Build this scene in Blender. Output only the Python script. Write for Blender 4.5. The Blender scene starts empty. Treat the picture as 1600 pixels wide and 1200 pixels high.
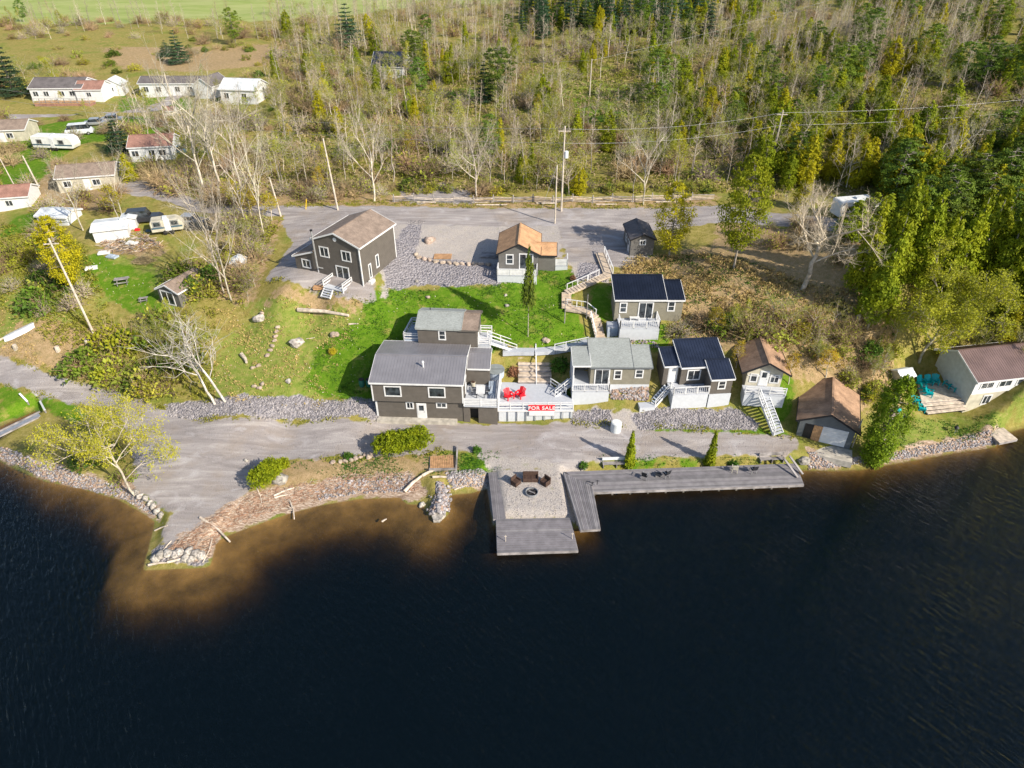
import bpy, math, random
import numpy as np
from mathutils import Vector, Matrix
R=math.radians
# ---------------------------------------------------------------- camera, sky, sun
F=1067.0; PITCH=R(35.4); CAMH=50.0
sc=bpy.context.scene
cam=bpy.data.objects.new('camera',bpy.data.cameras.new('camera')); sc.collection.objects.link(cam)
cam.location=(0,0,CAMH); cam.rotation_euler=(R(90)-PITCH,0,0)
cam.data.sensor_fit='HORIZONTAL'; cam.data.sensor_width=36; cam.data.lens=36*F/1600
cam.data.clip_start=0.5; cam.data.clip_end=5000; sc.camera=cam
w=bpy.data.worlds.new('World'); sc.world=w; w.use_nodes=True
nt=w.node_tree; bg=nt.nodes['Background']; sky=nt.nodes.new('ShaderNodeTexSky')
sky.sky_type='NISHITA'; sky.sun_disc=False
SUN_EL=R(33); SUN_DIR=Vector((.79,-.61,0)).normalized()*math.cos(SUN_EL)+Vector((0,0,math.sin(SUN_EL)))
sky.sun_elevation=SUN_EL; sky.sun_rotation=math.atan2(SUN_DIR.x,SUN_DIR.y)
nt.links.new(sky.outputs[0],bg.inputs[0]); bg.inputs[1].default_value=0.11
sl=bpy.data.lights.new('sun','SUN'); sl.energy=5.0; sl.angle=R(.5); sl.color=(1,.90,.74)
so=bpy.data.objects.new('sun',sl); sc.collection.objects.link(so)
so.rotation_euler=SUN_DIR.to_track_quat('Z','Y').to_euler()
sc.view_settings.view_transform='Standard'; sc.view_settings.look='None'
sc.view_settings.exposure=0.50; sc.view_settings.gamma=1
sc.cycles.transparent_max_bounces=16; sc.cycles.max_bounces=6
rnd=random.Random(7); rng=np.random.default_rng(7)
C=sc.collection
# ---------------------------------------------------------------- survey helpers (photo bearings -> ground points)
cP,sP=math.cos(PITCH),math.sin(PITCH)
def W(u,v,z):
    a=(u-800)/F; b=(600-v)/F
    dy=cP+b*sP; dz=-sP+b*cP; t=(z-CAMH)/dz
    return (a*t,dy*t,z)
def PX(x,y,z):
    d=y*cP-(z-CAMH)*sP
    return 800+F*x/d, 600-F*(y*sP+(z-CAMH)*cP)/d
SHORE_PX=[(-900,560),(-300,620),(0,660),(58,634),(68,645),(20,672),(-6,692),(0,712),(30,728),(75,746),(130,757),(190,775),(235,800),(250,812),(232,884),(322,880),
 (330,845),(352,832),(400,814),(450,797),(500,784),(560,774),(628,771),(640,782),(665,782),(674,800),(684,808),(694,800),(696,768),(735,764),(757,757),(766,745),
 (776,815),(903,818),(888,744),(925,740),(1100,735),(1240,728),(1262,728),(1300,729),(1345,727),(1400,717),(1450,708),(1500,699),(1550,692),(1562,672),(1600,662),(1800,640),(2600,560)]
SH=[W(u,v,0)[:2] for u,v in SHORE_PX]
SH=[(-1600,70)]+SH+[(1600,75)]
SHN=np.array(SH)
LANDP=np.array(SH+[(1600,1800),(-1600,1800)])
def pip(x,y,P):
    ins=np.zeros(x.shape,bool); n=len(P)
    for i in range(n):
        x0,y0=P[i]; x1,y1=P[(i+1)%n]
        if y0==y1: continue
        c=((y0>y)!=(y1>y))&(x<(x1-x0)*(y-y0)/(y1-y0)+x0)
        ins^=c
    return ins
def pdist(x,y,P,closed=True):
    d=np.full(x.shape,1e9); n=len(P)
    for i in range(n if closed else n-1):
        x0,y0=P[i]; x1,y1=P[(i+1)%n]; dx,dy=x1-x0,y1-y0
        t=np.clip(((x-x0)*dx+(y-y0)*dy)/(dx*dx+dy*dy+1e-9),0,1)
        d=np.minimum(d,np.hypot(x-x0-t*dx,y-y0-t*dy))
    return d
def sdf(x,y,P): return np.where(pip(x,y,P),1,-1)*pdist(x,y,P)
def sst(a,b,x):
    t=np.clip((x-a)/(b-a),0,1); return t*t*(3-2*t)
CP=[(-100,560,1.8),(0,590,1.6),(100,612,1.3),(250,700,1.1),(400,680,1.2),(550,680,1.2),(700,690,1.2),(850,690,1.2),(1000,695,1.15),(1150,695,1.2),(1240,694,1.1),(300,800,.8),(262,855,.6),
(480,735,.8),(640,730,.9),(735,730,.9),(830,780,.75),(1290,715,.7),
(300,657,1.3),(450,657,1.3),(600,657,1.35),(720,656,1.3),(890,658,1.3),(1000,668,1.35),(1180,672,1.4),
(350,628,2.5),(450,628,2.7),(575,628,2.7),(520,590,3.6),(450,560,4.6),(560,545,5.2),(400,500,6.2),(500,485,7.4),(620,490,7.6),(440,460,9.1),(520,462,9.2),(580,462,9.1),
(835,556,4.8),(790,545,5.2),(900,548,5.2),(920,530,6.0),(840,602,2.0),(870,625,1.9),(905,600,3.0),(700,560,4.6),(740,590,3.0),(650,620,2.4),
(680,500,7.2),(780,490,7.6),(850,470,8.2),(900,500,7.4),(990,532,6.4),(1030,500,7.8),(1060,540,5.9),(940,440,9.5),(960,445,9.4),(1000,435,9.6),
(970,605,3.4),(1000,640,2.2),(920,640,1.7),(1080,640,2.2),(1130,640,2.2),(1050,600,3.8),(1130,560,5.6),(1180,605,4.0),(1170,640,2.4),(1230,600,4.4),(1230,660,1.5),(1340,640,2.2),(1330,690,.9),
(1400,680,1.0),(1440,640,1.3),(1455,592,1.8),(1430,606,1.7),(1485,588,1.8),(1500,610,1.7),(1540,632,1.6),(1400,600,3.2),(1500,540,6.5),(1600,560,6),
(1100,385,10.2),(1000,400,9.9),(900,402,9.8),(750,400,9.6),(700,442,9.1),(640,442,9.1),(800,444,9.2),(450,400,9.6),(500,335,10.6),(700,330,10.7),(900,330,10.7),(1100,335,11),(1300,320,12),
(1140,440,10),(1250,455,9.8),(1240,520,7.8),(1370,500,8.6),(1420,450,11),(330,320,10),(200,290,10),(250,160,11),(100,200,10.5),(50,330,8.8),(150,370,9),(250,370,9.2),(270,455,7.2),
(200,430,7.4),(50,520,4.6),(130,545,3.6),(0,450,6.6),(200,590,1.8),(230,560,3.4),(280,600,2.4),(20,630,.9),(100,690,1.1),(300,540,4.8),
(800,200,12),(800,120,13.5),(400,100,12.5),(100,100,12.5)]
CPW=[W(u,v,z) for u,v,z in CP]+[(0,260,15),(-200,260,14),(110,200,20),(200,260,28),(75,120,15),(95,100,15),(0,450,19),(-300,450,19),(350,450,38),(0,1000,26),(-800,1000,26),(800,1000,48),
 (-300,110,9),(250,110,20),(-200,60,4),(150,60,10),(75,75,9),(-700,100,10),(700,100,25)]
CPW=np.array(CPW)
def _tps():
    P=CPW[:,:2]/50; n=len(P); r2=((P[:,None]-P[None])**2).sum(-1)
    K=.5*r2*np.log(r2+1e-12)+np.eye(n)*2e-4
    A=np.zeros((n+3,n+3)); A[:n,:n]=K; A[:n,n]=1; A[:n,n+1:]=P; A[n,:n]=1; A[n+1:,:n]=P.T
    b=np.zeros(n+3); b[:n]=CPW[:,2]; return P,np.linalg.solve(A,b)
TP,TW=_tps()
def tps(x,y):
    X=x/50; Y=y/50; z=TW[-3]+TW[-2]*X+TW[-1]*Y
    for (a,b),c in zip(TP,TW):
        r2=(X-a)**2+(Y-b)**2; z=z+c*.5*r2*np.log(r2+1e-12)
    return z
def _n2(x,y,s,k):
    return np.sin(x*s+k)*np.cos(y*s*1.13+k*2.1)+.5*np.sin(x*s*2.3+y*s*1.7+k)+.3*np.cos(x*s*4.1-y*s*3.7+k*3)
def H(x,y):
    x=np.asarray(x,float); y=np.asarray(y,float)
    ds=pdist(x,y,SHN,False)*np.where(pip(x,y,LANDP),1,-1)
    beach=sst(-29,-27,x)*(1-sst(-9.5,-8,x))
    wv=1.1+3.2*beach
    z=np.maximum(tps(x,y),.35)+_n2(x,y,.35,1)*.07*sst(55,75,y)+_n2(x,y,.11,2)*.25*sst(105,140,y)
    zl=z*sst(-.05*wv,wv,ds)
    shelf=np.maximum(sst(-62,-34,x)*(1-sst(-12,3,x)),.0)
    sl_=.75-.63*shelf
    dd=-ds
    zw=-(.10+sl_*dd+ .50*np.maximum(dd-3.4+1.4*(1-shelf),0)**1.3)
    zw=zw*(1+.14*_n2(x,y,.45,4)*sst(0,2,dd)); zw=np.maximum(zw,-32)
    zw=np.where(dd<.8,zw*np.clip(dd/.8,0,1),zw)
    return np.where(ds>0,zl,zw)
def G(u,v):
    a=(u-800)/F; b=(600-v)/F
    dy=cP+b*sP; dz=-sP+b*cP
    t=np.linspace(30,520,500); 
    for k in range(3):
        x=a*t; y=dy*t; z=CAMH+dz*t
        g=z-H(x,y); i=int(np.argmax(g<0))
        if i==0: i=len(t)-1
        t=np.linspace(t[i-1],t[i],30 if k<2 else 30)
    tt=t[-1]
    X,Y=a*tt,dy*tt
    return (X,Y,float(H(X,Y)))
def GP(pts): return np.array([G(u,v)[:2] for u,v in pts])
def hgt(p,vt):   # height of a thing based at p whose top is seen at photo row vt
    k=(600-vt)/F
    # y*sP+(z-H)*cP = k*(y*cP-(z-H)*sP)
    zz=p[1]*(k*cP-sP)/(cP+k*sP)
    return zz+CAMH-p[2]
def depth(p): return p[1]*cP-(p[2]-CAMH)*sP
# ---------------------------------------------------------------- materials
def mat(name,col,rough=.8,var=.18,scale=3,bump=0,metal=0,col2=None,spec=.3,kind=None,rand=0,**k):
    m=bpy.data.materials.new(name); m.use_nodes=True; n=m.node_tree; N=n.nodes; L=n.links
    b=N['Principled BSDF']; b.inputs['Roughness'].default_value=rough; b.inputs['Metallic'].default_value=metal
    b.inputs['Specular IOR Level'].default_value=spec
    tc=N.new('ShaderNodeTexCoord'); no=N.new('ShaderNodeTexNoise'); no.inputs['Scale'].default_value=scale; no.inputs['Detail'].default_value=6
    L.new(tc.outputs['Object'],no.inputs['Vector'])
    mx=N.new('ShaderNodeMix'); mx.data_type='RGBA'
    c2=col2 or tuple(min(1,c*(1-2*var)) for c in col); c1=col if col2 else tuple(min(1,c*(1+var*1.2)) for c in col)
    mx.inputs['A'].default_value=(*c1,1); mx.inputs['B'].default_value=(*c2,1)
    mr=N.new('ShaderNodeMapRange'); mr.inputs[1].default_value=.32; mr.inputs[2].default_value=.68
    L.new(no.outputs[0],mr.inputs[0]); L.new(mr.outputs[0],mx.inputs['Factor'])
    out=mx.outputs['Result']; hb=no.outputs[0]
    if kind in('boards','ribs','rowsx','rowsy'):
        wv=N.new('ShaderNodeTexWave'); wv.wave_type='BANDS'; wv.wave_profile='SAW' if kind=='boards' else 'SIN'
        wv.bands_direction={'boards':'Z','ribs':'X','rowsx':'X','rowsy':'Y'}[kind]
        wv.inputs['Scale'].default_value=k.get('freq',1.5); wv.inputs['Distortion'].default_value=k.get('dist',0)
        L.new(tc.outputs['Object'],wv.inputs['Vector'])
        m2=N.new('ShaderNodeMix'); m2.data_type='RGBA'; m2.blend_type='MULTIPLY'; m2.inputs['Factor'].default_value=k.get('amt',.3)
        mr2=N.new('ShaderNodeMapRange'); mr2.inputs[1].default_value=0; mr2.inputs[2].default_value=.35; mr2.inputs[3].default_value=.35; mr2.inputs[4].default_value=1
        L.new(wv.outputs[0],mr2.inputs[0]); L.new(out,m2.inputs['A']); L.new(mr2.outputs[0],m2.inputs['B']); out=m2.outputs['Result']; hb=wv.outputs[0]
    if kind=='shingle':
        br=N.new('ShaderNodeTexBrick'); br.inputs['Scale'].default_value=k.get('freq',3.0); br.inputs['Mortar Size'].default_value=.012
        br.inputs['Color1'].default_value=(1,1,1,1); br.inputs['Color2'].default_value=(.68,.66,.64,1); br.inputs['Mortar'].default_value=(.5,.5,.5,1)
        L.new(tc.outputs['Object'],br.inputs['Vector'])
        m2=N.new('ShaderNodeMix'); m2.data_type='RGBA'; m2.blend_type='MULTIPLY'; m2.inputs['Factor'].default_value=.75
        L.new(out,m2.inputs['A']); L.new(br.outputs[0],m2.inputs['B']); out=m2.outputs['Result']
    if rand:
        oi=N.new('ShaderNodeObjectInfo'); hs=N.new('ShaderNodeHueSaturation')
        a=N.new('ShaderNodeMapRange'); a.inputs[3].default_value=.5-.010*rand; a.inputs[4].default_value=.5+.03*rand
        L.new(oi.outputs['Random'],a.inputs[0]); L.new(a.outputs[0],hs.inputs['Hue'])
        wn=N.new('ShaderNodeTexWhiteNoise'); wn.noise_dimensions='1D'; L.new(oi.outputs['Random'],wn.inputs['W'])
        a2=N.new('ShaderNodeMapRange'); a2.inputs[3].default_value=1-.35*rand; a2.inputs[4].default_value=1+.3*rand
        L.new(wn.outputs[0],a2.inputs[0]); L.new(a2.outputs[0],hs.inputs['Value']); L.new(out,hs.inputs['Color']); out=hs.outputs[0]
    L.new(out,b.inputs['Base Color'])
    if bump:
        bp=N.new('ShaderNodeBump'); bp.inputs['Strength'].default_value=bump; bp.inputs['Distance'].default_value=.05
        L.new(hb,bp.inputs['Height']); L.new(bp.outputs[0],b.inputs['Normal'])
    if kind=='leaf':
        tr=N.new('ShaderNodeBsdfTranslucent'); ms=N.new('ShaderNodeMixShader'); ms.inputs[0].default_value=k.get('trans',.3)
        L.new(out,tr.inputs[0]); L.new(b.outputs[0],ms.inputs[1]); L.new(tr.outputs[0],ms.inputs[2])
        L.new(ms.outputs[0],N['Material Output'].inputs[0])
    return m
MT={}
def D(n,*a,**k): MT[n]=mat(n,*a,**k)
D('siding',(.125,.112,.100),.7,.06,1.5,kind='boards',freq=1.6,amt=.35,bump=.3)
D('siding_grey',(.15,.145,.14),.7,.06,1.5,kind='boards',freq=1.6,amt=.35,bump=.3)
D('siding_tan',(.24,.225,.18),.7,.06,1.5,kind='boards',freq=1.6,amt=.35,bump=.3)
D('siding_slate',(.13,.145,.16),.7,.06,1.5,kind='boards',freq=1.6,amt=.3,bump=.3)
D('white',(.66,.67,.69),.5,.05,2)
D('white_wood',(.54,.57,.62),.6,.03,2.5,kind='rowsx',freq=2.2,amt=.2)
D('deck_boards',(.48,.51,.57),.6,.03,2.5,kind='rowsy',freq=2.2,amt=.22)
D('blue_grey_paint',(.38,.45,.55),.6,.08,2.5)
D('metal_roof',(.25,.245,.27),.4,.06,.7,metal=.2,spec=.5)
D('navy_roof',(.024,.033,.062),.35,.15,.7,metal=.25,spec=.5)
D('black_roof',(.014,.019,.036),.35,.15,.7,metal=.25,spec=.5)
D('maroon_roof',(.19,.13,.125),.42,.10,.7,metal=.2,spec=.5)
D('brown_shingle',(.30,.235,.195),.9,.12,1.2,kind='shingle',bump=.2)
D('orange_shingle',(.60,.36,.20),.9,.12,1.0,kind='shingle',bump=.2)
D('rust_shingle',(.42,.27,.18),.9,.16,1.0,kind='shingle',bump=.2)
D('grey_shingle',(.34,.37,.37),.9,.05,.8,kind='shingle',bump=.2)
D('dark_shingle',(.17,.155,.16),.9,.12,.8,kind='shingle',bump=.2)
D('terracotta_shingle',(.36,.20,.16),.9,.12,.8,kind='shingle')
D('light_roof',(.62,.66,.70),.6,.1,.8)
D('concrete',(.46,.43,.38),.9,.14,2,bump=.2)
D('step_stone',(.52,.43,.34),.9,.14,2,bump=.2)
D('old_wood',(.30,.28,.28),.85,.25,1.2,bump=.15)
D('dock_wood',(.20,.19,.21),.8,.10,1.4,bump=.15,rand=.0)
D('tan_wood',(.50,.29,.15),.8,.15,2.5,kind='rowsx',freq=1.8,amt=.35)
D('drift_wood',(.58,.50,.42),.85,.2,2,bump=.2)
D('pole_wood',(.55,.49,.42),.85,.15,2)
D('dark_metal',(.03,.03,.035),.45,.1,3,metal=.3)
D('grey_metal',(.42,.43,.45),.4,.1,3,metal=.5)
D('red_paint',(.75,.015,.03),.45,.08,3)
D('teal_paint',(.0,.40,.45),.45,.1,3)
D('brown_wicker',(.075,.045,.035),.8,.25,8,bump=.3)
D('black_plastic',(.02,.022,.028),.5,.1,3)
D('yellow_paint',(.8,.55,.02),.5,.08,3)
D('white_plastic',(.72,.73,.72),.4,.06,2)
D('green_plastic',(.03,.16,.12),.5,.1,3)
D('tank_plastic',(.60,.64,.67),.4,.05,2)
D('tub_cover',(.24,.27,.28),.7,.08,2)
D('blue_car',(.10,.18,.26),.3,.05,2,metal=.4)
D('car_dark',(.05,.055,.065),.3,.05,2,metal=.4)
D('car_silver',(.45,.47,.5),.3,.05,2,metal=.5)
D('rubber',(.02,.02,.02),.8,.1,4)
D('beige_wall',(.50,.47,.38),.8,.12,1.2)
D('rock',(.40,.37,.34),.9,.3,2.2,bump=.6,rand=.6)
D('rock_pink',(.44,.35,.29),.9,.22,2.2,bump=.6,rand=.6)
D('bark',(.34,.30,.26),.9,.25,3,bump=.4,rand=.8)
D('bark_pale',(.54,.48,.40),.9,.22,3,rand=.8)
D('bark_birch',(.72,.69,.63),.8,.2,2.2,col2=(.25,.22,.2),rand=.2)
D('twig',(.50,.42,.33),.9,.2,3,rand=.9)
D('twig_brown',(.44,.31,.19),.9,.2,3,rand=.9)
LF=dict(kind='leaf',spec=.2)
D('leaf_cedar',(.34,.36,.012),.75,.35,.9,col2=(.16,.22,.012),rand=.4,**LF)
D('leaf_cedar_gold',(.50,.44,.012),.75,.3,.9,col2=(.33,.32,.014),rand=.25,**LF)
D('leaf_pine',(.19,.26,.025),.75,.3,.9,col2=(.08,.135,.025),rand=.9,**LF)
D('leaf_spruce',(.07,.125,.055),.75,.3,.9,col2=(.035,.07,.035),rand=.9,**LF)
D('leaf_bud',(.50,.46,.035),.75,.25,.9,col2=(.33,.33,.03),rand=.8,trans=.4,kind='leaf',spec=.2)
D('leaf_gold',(.58,.46,.03),.75,.25,.9,col2=(.33,.22,.03),rand=.7,trans=.4,kind='leaf',spec=.2)
D('leaf_olive',(.42,.41,.06),.8,.25,.9,col2=(.25,.28,.04),rand=.9,trans=.35,kind='leaf',spec=.2)
D('leaf_hedge',(.36,.40,.012),.7,.25,1.5,col2=(.16,.22,.01),rand=.3,**LF)
D('leaf_rust',(.34,.17,.10),.8,.25,1.5,rand=.5,**LF)
D('leaf_green',(.10,.22,.02),.8,.25,1.5,col2=(.05,.12,.015),rand=.6,**LF)
D('dry_grass',(.52,.37,.17),.9,.25,2,rand=.6,**LF)
def glass():
    m=bpy.data.materials.new('window_glass'); m.use_nodes=True; b=m.node_tree.nodes['Principled BSDF']
    b.inputs['Base Color'].default_value=(.022,.028,.035,1); b.inputs['Roughness'].default_value=.08; b.inputs['Specular IOR Level'].default_value=.6
    N=m.node_tree.nodes; tc=N.new('ShaderNodeTexCoord'); no=N.new('ShaderNodeTexNoise'); no.inputs['Scale'].default_value=1.3
    cr=N.new('ShaderNodeValToRGB'); cr.color_ramp.elements[0].color=(.008,.010,.014,1); cr.color_ramp.elements[1].color=(.07,.085,.10,1)
    cr.color_ramp.elements[0].position=.35; cr.color_ramp.elements[1].position=.7
    L=m.node_tree.links; L.new(tc.outputs['Object'],no.inputs[0]); L.new(no.outputs[0],cr.inputs[0]); L.new(cr.outputs[0],b.inputs[0]); return m
MT['glass']=glass()
# ---------------------------------------------------------------- mesh helpers
def mesh_np(name,V,Fc,mats,midx=None,smooth=False):
    me=bpy.data.meshes.new(name); V=np.asarray(V,np.float32); Fc=np.asarray(Fc,np.int32)
    nf,k=Fc.shape; me.vertices.add(len(V)); me.vertices.foreach_set('co',V.ravel())
    me.loops.add(nf*k); me.loops.foreach_set('vertex_index',Fc.ravel())
    me.polygons.add(nf); me.polygons.foreach_set('loop_start',np.arange(0,nf*k,k,dtype=np.int32))
    for m in mats: me.materials.append(MT[m] if isinstance(m,str) else m)
    if midx is not None: me.polygons.foreach_set('material_index',np.asarray(midx,np.int32))
    if smooth: me.polygons.foreach_set('use_smooth',np.ones(nf,bool))
    me.update(calc_edges=True); me.validate(); return me
def tag(o,label=None,cat=None,group=None,kind=None):
    if label: o['label']=label
    if cat: o['category']=cat
    if group: o['group']=group
    if kind: o['kind']=kind
    return o
def link(name,me,parent=None):
    o=bpy.data.objects.new(name,me); C.objects.link(o)
    if parent: o.parent=parent
    return o
def T(name,label,cat,loc=(0,0,0),rz=0,group=None):
    o=bpy.data.objects.new(name,None); C.objects.link(o); o.location=loc; o.rotation_euler=(0,0,rz); o.empty_display_size=.3
    return tag(o,label,cat,group)
class MB:
    def __init__(s): s.v=[]; s.f=[]; s.m=[]; s.mats=[]
    def mi(s,m):
        if m not in s.mats: s.mats.append(m)
        return s.mats.index(m)
    def add(s,vs,fs,m):
        b=len(s.v); s.v+= [tuple(v) for v in vs]; k=s.mi(m)
        for f in fs: s.f.append([b+i for i in f]); s.m.append(k)
        return s
    def box(s,x0,x1,y0,y1,z0,z1,m):
        return s.add([(x0,y0,z0),(x1,y0,z0),(x1,y1,z0),(x0,y1,z0),(x0,y0,z1),(x1,y0,z1),(x1,y1,z1),(x0,y1,z1)],
          [(0,3,2,1),(4,5,6,7),(0,1,5,4),(1,2,6,5),(2,3,7,6),(3,0,4,7)],m)
    def beam(s,p,q,w,h,m):
        p=Vector(p);q=Vector(q);d=(q-p).normalized(); up=Vector((0,0,1)) if abs(d.z)<.95 else Vector((0,1,0))
        a=d.cross(up).normalized()*w/2; b=a.cross(d).normalized()*h/2
        vs=[p-a-b,p+a-b,p+a+b,p-a+b,q-a-b,q+a-b,q+a+b,q-a+b]
        return s.add(vs,[(0,3,2,1),(4,5,6,7),(0,1,5,4),(1,2,6,5),(2,3,7,6),(3,0,4,7)],m)
    def tube(s,p,q,r0,r1,m,n=8):
        p=Vector(p);q=Vector(q);d=(q-p).normalized(); up=Vector((0,0,1)) if abs(d.z)<.95 else Vector((1,0,0))
        a=d.cross(up).normalized(); b=a.cross(d); vs=[]
        for P,r in((p,r0),(q,r1)):
            for i in range(n):
                t=2*math.pi*i/n; vs.append(P+a*math.cos(t)*r+b*math.sin(t)*r)
        fs=[(i,(i+1)%n,n+(i+1)%n,n+i) for i in range(n)]+[tuple(range(n))[::-1],tuple(range(n,2*n))]
        return s.add(vs,fs,m)
    def prism(s,poly,axis,a0,a1,m):   # poly: (other, z); axis 'x' or 'y'; or 'z' with (x,y)
        n=len(poly); vs=[]
        for a in(a0,a1):
            for p,z in poly: vs.append((a,p,z) if axis=='x' else (p,a,z) if axis=='y' else (p,z,a))
        fs=[(i,(i+1)%n,n+(i+1)%n,n+i) for i in range(n)]+[tuple(range(n))[::-1],tuple(range(n,2*n))]
        return s.add(vs,fs,m)
    def build(s,name,parent=None,bevel=0):
        me=bpy.data.meshes.new(name); me.from_pydata(s.v,[],s.f)
        for m in s.mats: me.materials.append(MT[m])
        me.polygons.foreach_set('material_index',s.m); me.update()
        import bmesh; bm=bmesh.new(); bm.from_mesh(me); bmesh.ops.recalc_face_normals(bm,faces=bm.faces)
        bm.to_mesh(me); bm.free()
        o=link(name,me,parent)
        if bevel:
            md=o.modifiers.new('b','BEVEL'); md.width=bevel; md.segments=1
        return o
def tubes(segs,n=3):
    S=np.array(segs,float); p=S[:,0:3]; q=S[:,3:6]; r0=S[:,6]; r1=S[:,7]
    d=q-p; d/=np.linalg.norm(d,axis=1)[:,None]+1e-9
    up=np.where(np.abs(d[:,2:3])<.9,np.array([[0,0,1.]]),np.array([[1.,0,0]]))
    a=np.cross(d,up); a/=np.linalg.norm(a,axis=1)[:,None]+1e-9; b=np.cross(a,d); V=[]
    for P,r in((p,r0),(q,r1)):
        for i in range(n):
            t=2*math.pi*i/n; V.append(P+a*(math.cos(t)*r)[:,None]+b*(math.sin(t)*r)[:,None])
    V=np.stack(V,1); N=len(S); V=V.reshape(-1,3)
    base=(np.arange(N)*2*n)[:,None]; Fs=[]
    for i in range(n): Fs.append(base+np.array([[i,(i+1)%n,n+(i+1)%n,n+i]]))
    return V,np.concatenate(Fs,0)
def leaves(Cn,size,rg,nrm=None,elong=1.5):
    N=len(Cn); a=rg.normal(size=(N,3)); 
    if nrm is not None: a=a*.7+nrm
    a/=np.linalg.norm(a,axis=1)[:,None]; t=rg.normal(size=(N,3)); t-=a*(t*a).sum(1)[:,None]; t/=np.linalg.norm(t,axis=1)[:,None]
    b=np.cross(a,t); s=(size*rg.uniform(.6,1.3,N))[:,None]
    V=np.stack([Cn-t*s*elong*.5,Cn-b*s*.42,Cn+t*s*elong*.5,Cn+b*s*.42],1).reshape(-1,3)
    return V,np.arange(4*N).reshape(N,4)
def combine(parts):
    V=[];Fc=[];M=[];o=0
    for v,f,m in parts:
        V.append(v);Fc.append(f+o);M.append(np.full(len(f),m));o+=len(v)
    return np.concatenate(V),np.concatenate(Fc),np.concatenate(M)
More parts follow.
